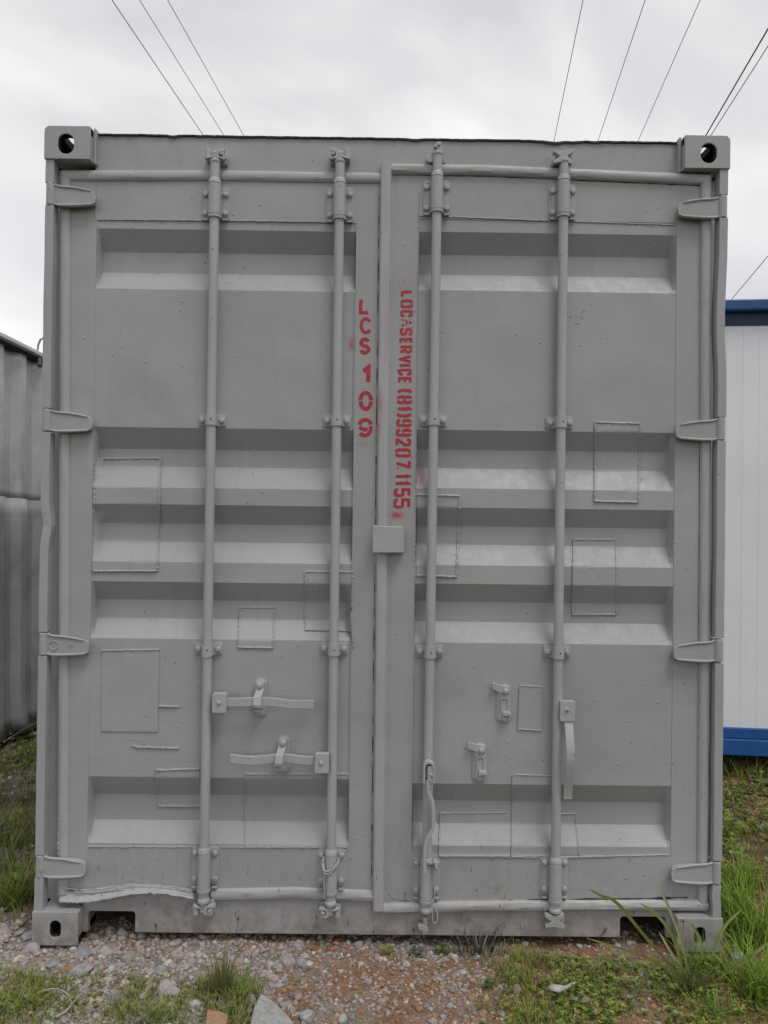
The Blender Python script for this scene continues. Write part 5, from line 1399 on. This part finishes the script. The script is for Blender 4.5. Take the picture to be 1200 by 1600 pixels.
def t3(x, y):
    r_ = []; G3 = ((.10, .12, .04), (.13, .19, .045)); ST = ((.24, .20, .10), (.15, .19, .06))
    for (a, h, le, cu_, w_) in ()[:0] and ((2.75, .36, .75, .12, .008), (2.55, .30, .50, .25, .008), (2.95, .30, .95, .1, .008), (2.2, .34, .12, .12, .007), (1.9, .30, .30, .1, .007), (3.1, .33, 1.05, .0, .007), (2.7, .26, .55, .3, .009),
                         (3.3, .26, 1.2, .2, .007), (2.4, .22, .4, .3, .008), (1.3, .25, .35, .2, .007), (.5, .26, .6, .3, .007), (3.5, .20, 1.15, .5, .008), (4.3, .17, 1.1, .7, .008), (4.9, .16, 1.1, .8, .009), (5.4, .2, .95, .5, .008), (.1, .24, .8, .4, .008), (2.9, .22, .8, .3, .007), (3.0, .28, .65, .25, .006)):
        r_.append(blade_row(x + random.uniform(-.015, .015), y + random.uniform(-.01, .01), h, w_, le, cu_, random.choice((G3, ST)), d=a))
    for i in range(45): a = random.uniform(0, 6.28); r_.append(blade_row(x + random.uniform(-.03, .03), y + random.uniform(-.02, .02), random.uniform(.08, .20), random.uniform(.003, .007), random.uniform(.2, 1.1), random.uniform(.1, .8), G3, d=a))
    for i in range(40): a = random.uniform(0, 6.28); r_.append(blade_row(x + random.uniform(-.03, .03), y + random.uniform(-.02, .02), random.uniform(.03, .075), random.uniform(.004, .009), random.uniform(.1, .7), random.uniform(.1, .6), ((.20, .13, .07), (.32, .24, .14)), d=a))
    return r_
def blade_to(px, py, pts, wdt, col, Ys):
    return [at(x, y, Y_) for (x, y), Y_ in zip(pts, Ys)], wdt, col
_t3 = t3
def clump_mesh():
    b0_ = at_z(1078, 1548, 0); z0_ = gz(b0_.x, b0_.y); c0_ = Vector((b0_.x, b0_.y, z0_))
    V, F, Cc = blades(_t3(b0_.x, b0_.y), 7); V = V - np.array(c0_); V = list(map(tuple, V)); F = [tuple(q) for q in F]; Cc = list(map(tuple, Cc))
    G3, G4 = ((.20, .26, .08), (.36, .46, .13)), ((.30, .30, .15), (.46, .50, .25))
    Y0 = b0_.y
    for pts, wd_, pal, dy in (([(1070, 1535), (1012, 1468), (965, 1412), (940, 1400), (920, 1389)], .011, G3, -.02), ([(1076, 1520), (1062, 1462), (1045, 1418), (1025, 1377)], .008, G4, .05),
                          ([(1068, 1520), (1050, 1462), (1025, 1428), (999, 1411)], .009, G3, .0), ([(1066, 1532), (1018, 1500), (962, 1480), (918, 1466)], .010, G3, -.05),
                          ([(1072, 1520), (1050, 1490), (1030, 1456)], .007, G4, .05), ([(1098, 1500), (1094, 1468), (1078, 1440)], .009, G3, .03), ([(1066, 1566), (1042, 1552), (1002, 1547)], .010, G4, -.10),
                          ([(1066, 1560), (1058, 1580), (1056, 1604)], .010, G4, -.12), ([(1072, 1560), (1088, 1584), (1100, 1610)], .012, G3, -.14), ([(1110, 1500), (1132, 1448), (1160, 1420)], .010, G3, .05),
                          ([(1120, 1530), (1168, 1498), (1203, 1470)], .012, G3, -.05), ([(1160, 1530), (1172, 1570), (1200, 1604)], .014, G4, -.10), ([(1060, 1545), (1010, 1530), (950, 1500), (925, 1502)], .008, G3, -.06)):
        P_ = [at(x, y, Y0 + dy * i / (len(pts) - 1)) - c0_ for i, (x, y) in enumerate(pts)]; D_ = []
        for i in range(len(P_) - 1):
            p0, p1, p2, p3 = P_[max(i - 1, 0)], P_[i], P_[i + 1], P_[min(i + 2, len(P_) - 1)]
            for q in range(4):
                t = q / 4; D_.append(.5 * ((2 * p1) + (p2 - p0) * t + (2 * p0 - 5 * p1 + 4 * p2 - p3) * t * t + (3 * p1 - p0 - 3 * p2 + p3) * t ** 3))
        D_.append(P_[-1]); m_ = len(D_); k = len(V); tone = random.uniform(.85, 1.15)
        for i, p in enumerate(D_):
            t = i / (m_ - 1); d = (D_[min(i + 1, m_ - 1)] - D_[max(i - 1, 0)]).normalized(); sd_ = d.cross(Vector((.25, 1, .35))).normalized()
            w_ = wd_ * .5 * (.55 + 1.2 * t) * (1 - t ** 4) + .0004; mid = p + Vector((0, w_ * .5, -w_ * .3))
            V += [tuple(p + sd_ * w_), tuple(mid), tuple(p - sd_ * w_)]; c_ = [(pal[0][a] * (1 - t) + pal[1][a] * t) * tone for a in range(3)]; Cc += [tuple(c_)] * 3
        for i in range(m_ - 1):
            for j in (0, 1): F.append((k + 3 * i + j, k + 3 * i + j + 1, k + 3 * i + 4 + j, k + 3 * i + 3 + j))
    o = fast_mesh('grass_clump', V, F, LEAF, np.array(Cc)); o.location = c0_
    tag(o, 'large sprawling grass clump with long broad blades before the right corner casting', 'grass clump')
clump_mesh()
if 0: tuft(1078, 1548, t3, 'large sprawling grass clump with long broad blades before the right corner casting')
def t4(x, y):
    r_ = []; G4 = ((.12, .20, .025), (.31, .48, .06))
    for i in range(150): a = random.uniform(0, 6.28); r_.append(blade_row(x + random.uniform(-.07, .07), y + random.uniform(-.05, .07), random.uniform(.10, .26), random.uniform(.003, .007), random.uniform(.05, .7), random.uniform(.2, 1.2), G4, d=a))
    return r_
tuft(1178, 1475, t4, 'bright green grass clump right of the lower right corner casting')
tuft(1150, 1398, t4, 'bright green grass clump behind the right corner post foot')
tuft(1192, 1560, t4, 'bright tall grass clump at the lower right edge below the sprawling clump')
tuft(1140, 1440, t4, 'bright grass clump against the side of the lower right casting')
def t6(x, y):
    r_ = []; G6 = ((.12, .17, .03), (.33, .43, .08))
    for i in range(110): a = random.uniform(0, 6.28); r_.append(blade_row(x + random.uniform(-.07, .07), y + random.uniform(-.03, .03), random.uniform(.04, .10), random.uniform(.002, .004), random.uniform(.2, 1.0), random.uniform(.2, 1.2), G6, d=a))
    return r_
def t7(x, y):
    r_ = []; G7 = ((.12, .19, .03), (.32, .47, .07))
    for i in range(90): a = random.uniform(0, 6.28); r_.append(blade_row(x + random.uniform(-.08, .08), y + random.uniform(-.03, .015), random.uniform(.06, .15), random.uniform(.002, .004), random.uniform(.1, .7), random.uniform(.2, 1.2), G7, d=a))
    return r_
tuft(30, 1575, t6, 'bright low grass clump in the lower left corner')
tuft(250, 1592, t6, 'bright low grass clump left of the orange block')
tuft(1098, 1510, t7, 'fine bright grass in front of the foot of the lower right casting')
tuft(1120, 1585, t6, 'bright low grass clump below the sprawling clump')
def t5(x, y):
    r_ = []
    for i in range(120): a = random.uniform(0, 6.28); r_.append(blade_row(x + random.uniform(-.08, .08), y + random.uniform(-.06, .06), random.uniform(.12, .26), random.uniform(.003, .006), random.uniform(.05, .6), random.uniform(.3, 1.3), random.choice(GREENS), d=a))
    return r_
tuft(22, 1412, t5, 'tall bushy grass clump at the left edge beside the lower hinge')
def weed(px, py, n_, rad, size, label, pal):
    p = at_z(px, py, 0); z0_ = gz(p.x, p.y)
    V, F, Cc = leaves(n_, (p.x - rad, p.x + rad, p.y - rad * .7, p.y + rad * .7), lambda x, y: 1 if ((x - p.x) / rad) ** 2 + ((y - p.y) / (.7 * rad)) ** 2 < 1 else 0, size, pal, rad * 1.2)
    V = V - np.array([p.x, p.y, z0_]); o = fast_mesh('leafy_weed', V, F, LEAF, Cc); o.location = (p.x, p.y, z0_); tag(o, label, 'weed', 'small leafy weeds along the sill'); return o
weed(606, 1487, 90, .026, .009, 'small leafy weed at the foot of the gap between the doors', PG)
weed(692, 1480, 120, .030, .009, 'dark leafy weed right of the third locking bar', PG[:1] + PG[3:4])
weed(650, 1487, 80, .035, .010, 'leafy weed sprayed pale grey below the third bar', [(.30, .30, .30), (.2, .21, .2), (.10, .12, .08)])
weed(1010, 1465, 90, .03, .014, 'weed with pale leaves inside the right fork pocket', [(.12, .15, .08), (.2, .22, .15), (.06, .09, .03)])
weed(763, 1540, 70, .022, .009, 'bright green rosette weed left of the orange stone', [(.07, .17, .05), (.1, .2, .06)])
# thin flowering stems before the sill
def stem(px, py, tx, ty, label):
    p = at_z(px, py, 0); y = p.y; t = at(tx, ty, y); mb = MB()
    z0_ = gz(p.x, p.y); L0 = Vector((0, 0, 0)); T1 = Vector((t.x - p.x, 0, t.z - z0_))
    pts = [L0.lerp(T1, q / 6) + Vector((.004 * math.sin(q * 1.3), 0, 0)) for q in range(7)]
    mb.tube(pts, .0009, 5)
    for q in range(9):
        a = random.uniform(0, 6.28); d = Vector((math.cos(a), math.sin(a) * .6, random.uniform(.1, 1.2))).normalized(); s2 = random.uniform(.005, .011)
        b0_ = T1 - Vector((0, 0, random.uniform(0, .014))); mb.tube([b0_, b0_ + d * s2], [.0012, .0006], 4)
    o = mb.build('flower_stem', simple('brown_stem', (.10, .065, .045), .8, bump=0)); o.location = (p.x, p.y, z0_); tag(o, label, 'weed stem', 'thin dry stems along the sill'); return o
stem(371, 1500, 371, 1432, 'dry brown flower stem standing before the sill beside the tall tuft')
stem(243, 1500, 243, 1444, 'dry stem before the sill right of the left fork pocket')
stem(647, 1476, 646, 1451, 'short dry stem beside the bottom cam of the third bar')
stem(928, 1475, 946, 1452, 'dry stem leaning right near the right fork pocket')
stem(1067, 1520, 1067, 1436, 'thin stem before the right corner casting')
# curled strap and torn plastic
STRAP = simple('pale_strap', (.42, .42, .40), .5, bump=0)
def strap(pts, label, wdt, name, cat):
    P_ = [at_z(x, y, h) for x, y, h in pts]; c0_ = P_[0].copy(); D_ = []
    for i in range(len(P_) - 1):
        p0, p1, p2, p3 = P_[max(i - 1, 0)], P_[i], P_[i + 1], P_[min(i + 2, len(P_) - 1)]
        for q in range(6):
            t = q / 6; D_.append(.5 * ((2 * p1) + (p2 - p0) * t + (2 * p0 - 5 * p1 + 4 * p2 - p3) * t * t + (3 * p1 - p0 - 3 * p2 + p3) * t ** 3) - c0_)
    D_.append(P_[-1] - c0_); v = []; f = []
    for i, p in enumerate(D_): v += [p + Vector((0, 0, -wdt / 2)), p + Vector((0, -.0008, wdt / 2))]
    for i in range(len(D_) - 1): f.append((2 * i, 2 * i + 2, 2 * i + 3, 2 * i + 1))
    mb = MB(); mb.add(v, f, True); o = mb.build(name, STRAP); o.modifiers.new('t', 'SOLIDIFY').thickness = .0012; o.location = c0_; tag(o, label, cat); return o
strap([(60, 1551, .02), (82, 1545, .035), (103, 1551, .04), (112, 1568, .03), (104, 1580, .02), (88, 1590, .012)], 'curled pale plastic strap lying in the grass at the lower left', .006, 'plastic_strap', 'strap')
strap([(143, 1535, .05), (125, 1555, .03), (105, 1577, .015), (80, 1592, .01)], 'straight pale straw-like strip crossing the curled strap', .004, 'plastic_strip', 'strip')
def scrap():
    pts = [(852, 1546, .020), (862, 1543, .03), (872, 1545, .035), (884, 1543, .03), (899, 1535, .03)]; w_ = [.004, .011, .013, .006, .005]
    P_ = [at_z(*p) for p in pts]; c0_ = P_[0].copy(); v = []; f = []
    for p, q in zip(P_, w_): v += [p - c0_ + Vector((0, q * .7, q * .6)), p - c0_ + Vector((0, -q * .8, -q * .4))]
    for i in range(4): f.append((2 * i, 2 * i + 2, 2 * i + 3, 2 * i + 1))
    mb = MB(); mb.add(v, f, True); o = mb.build('plastic_scrap', STRAP); o.modifiers.new('t', 'SOLIDIFY').thickness = .0015; o.location = c0_
    tag(o, 'torn white scrap of plastic lying on the weeds right of the orange stone', 'litter')
scrap()
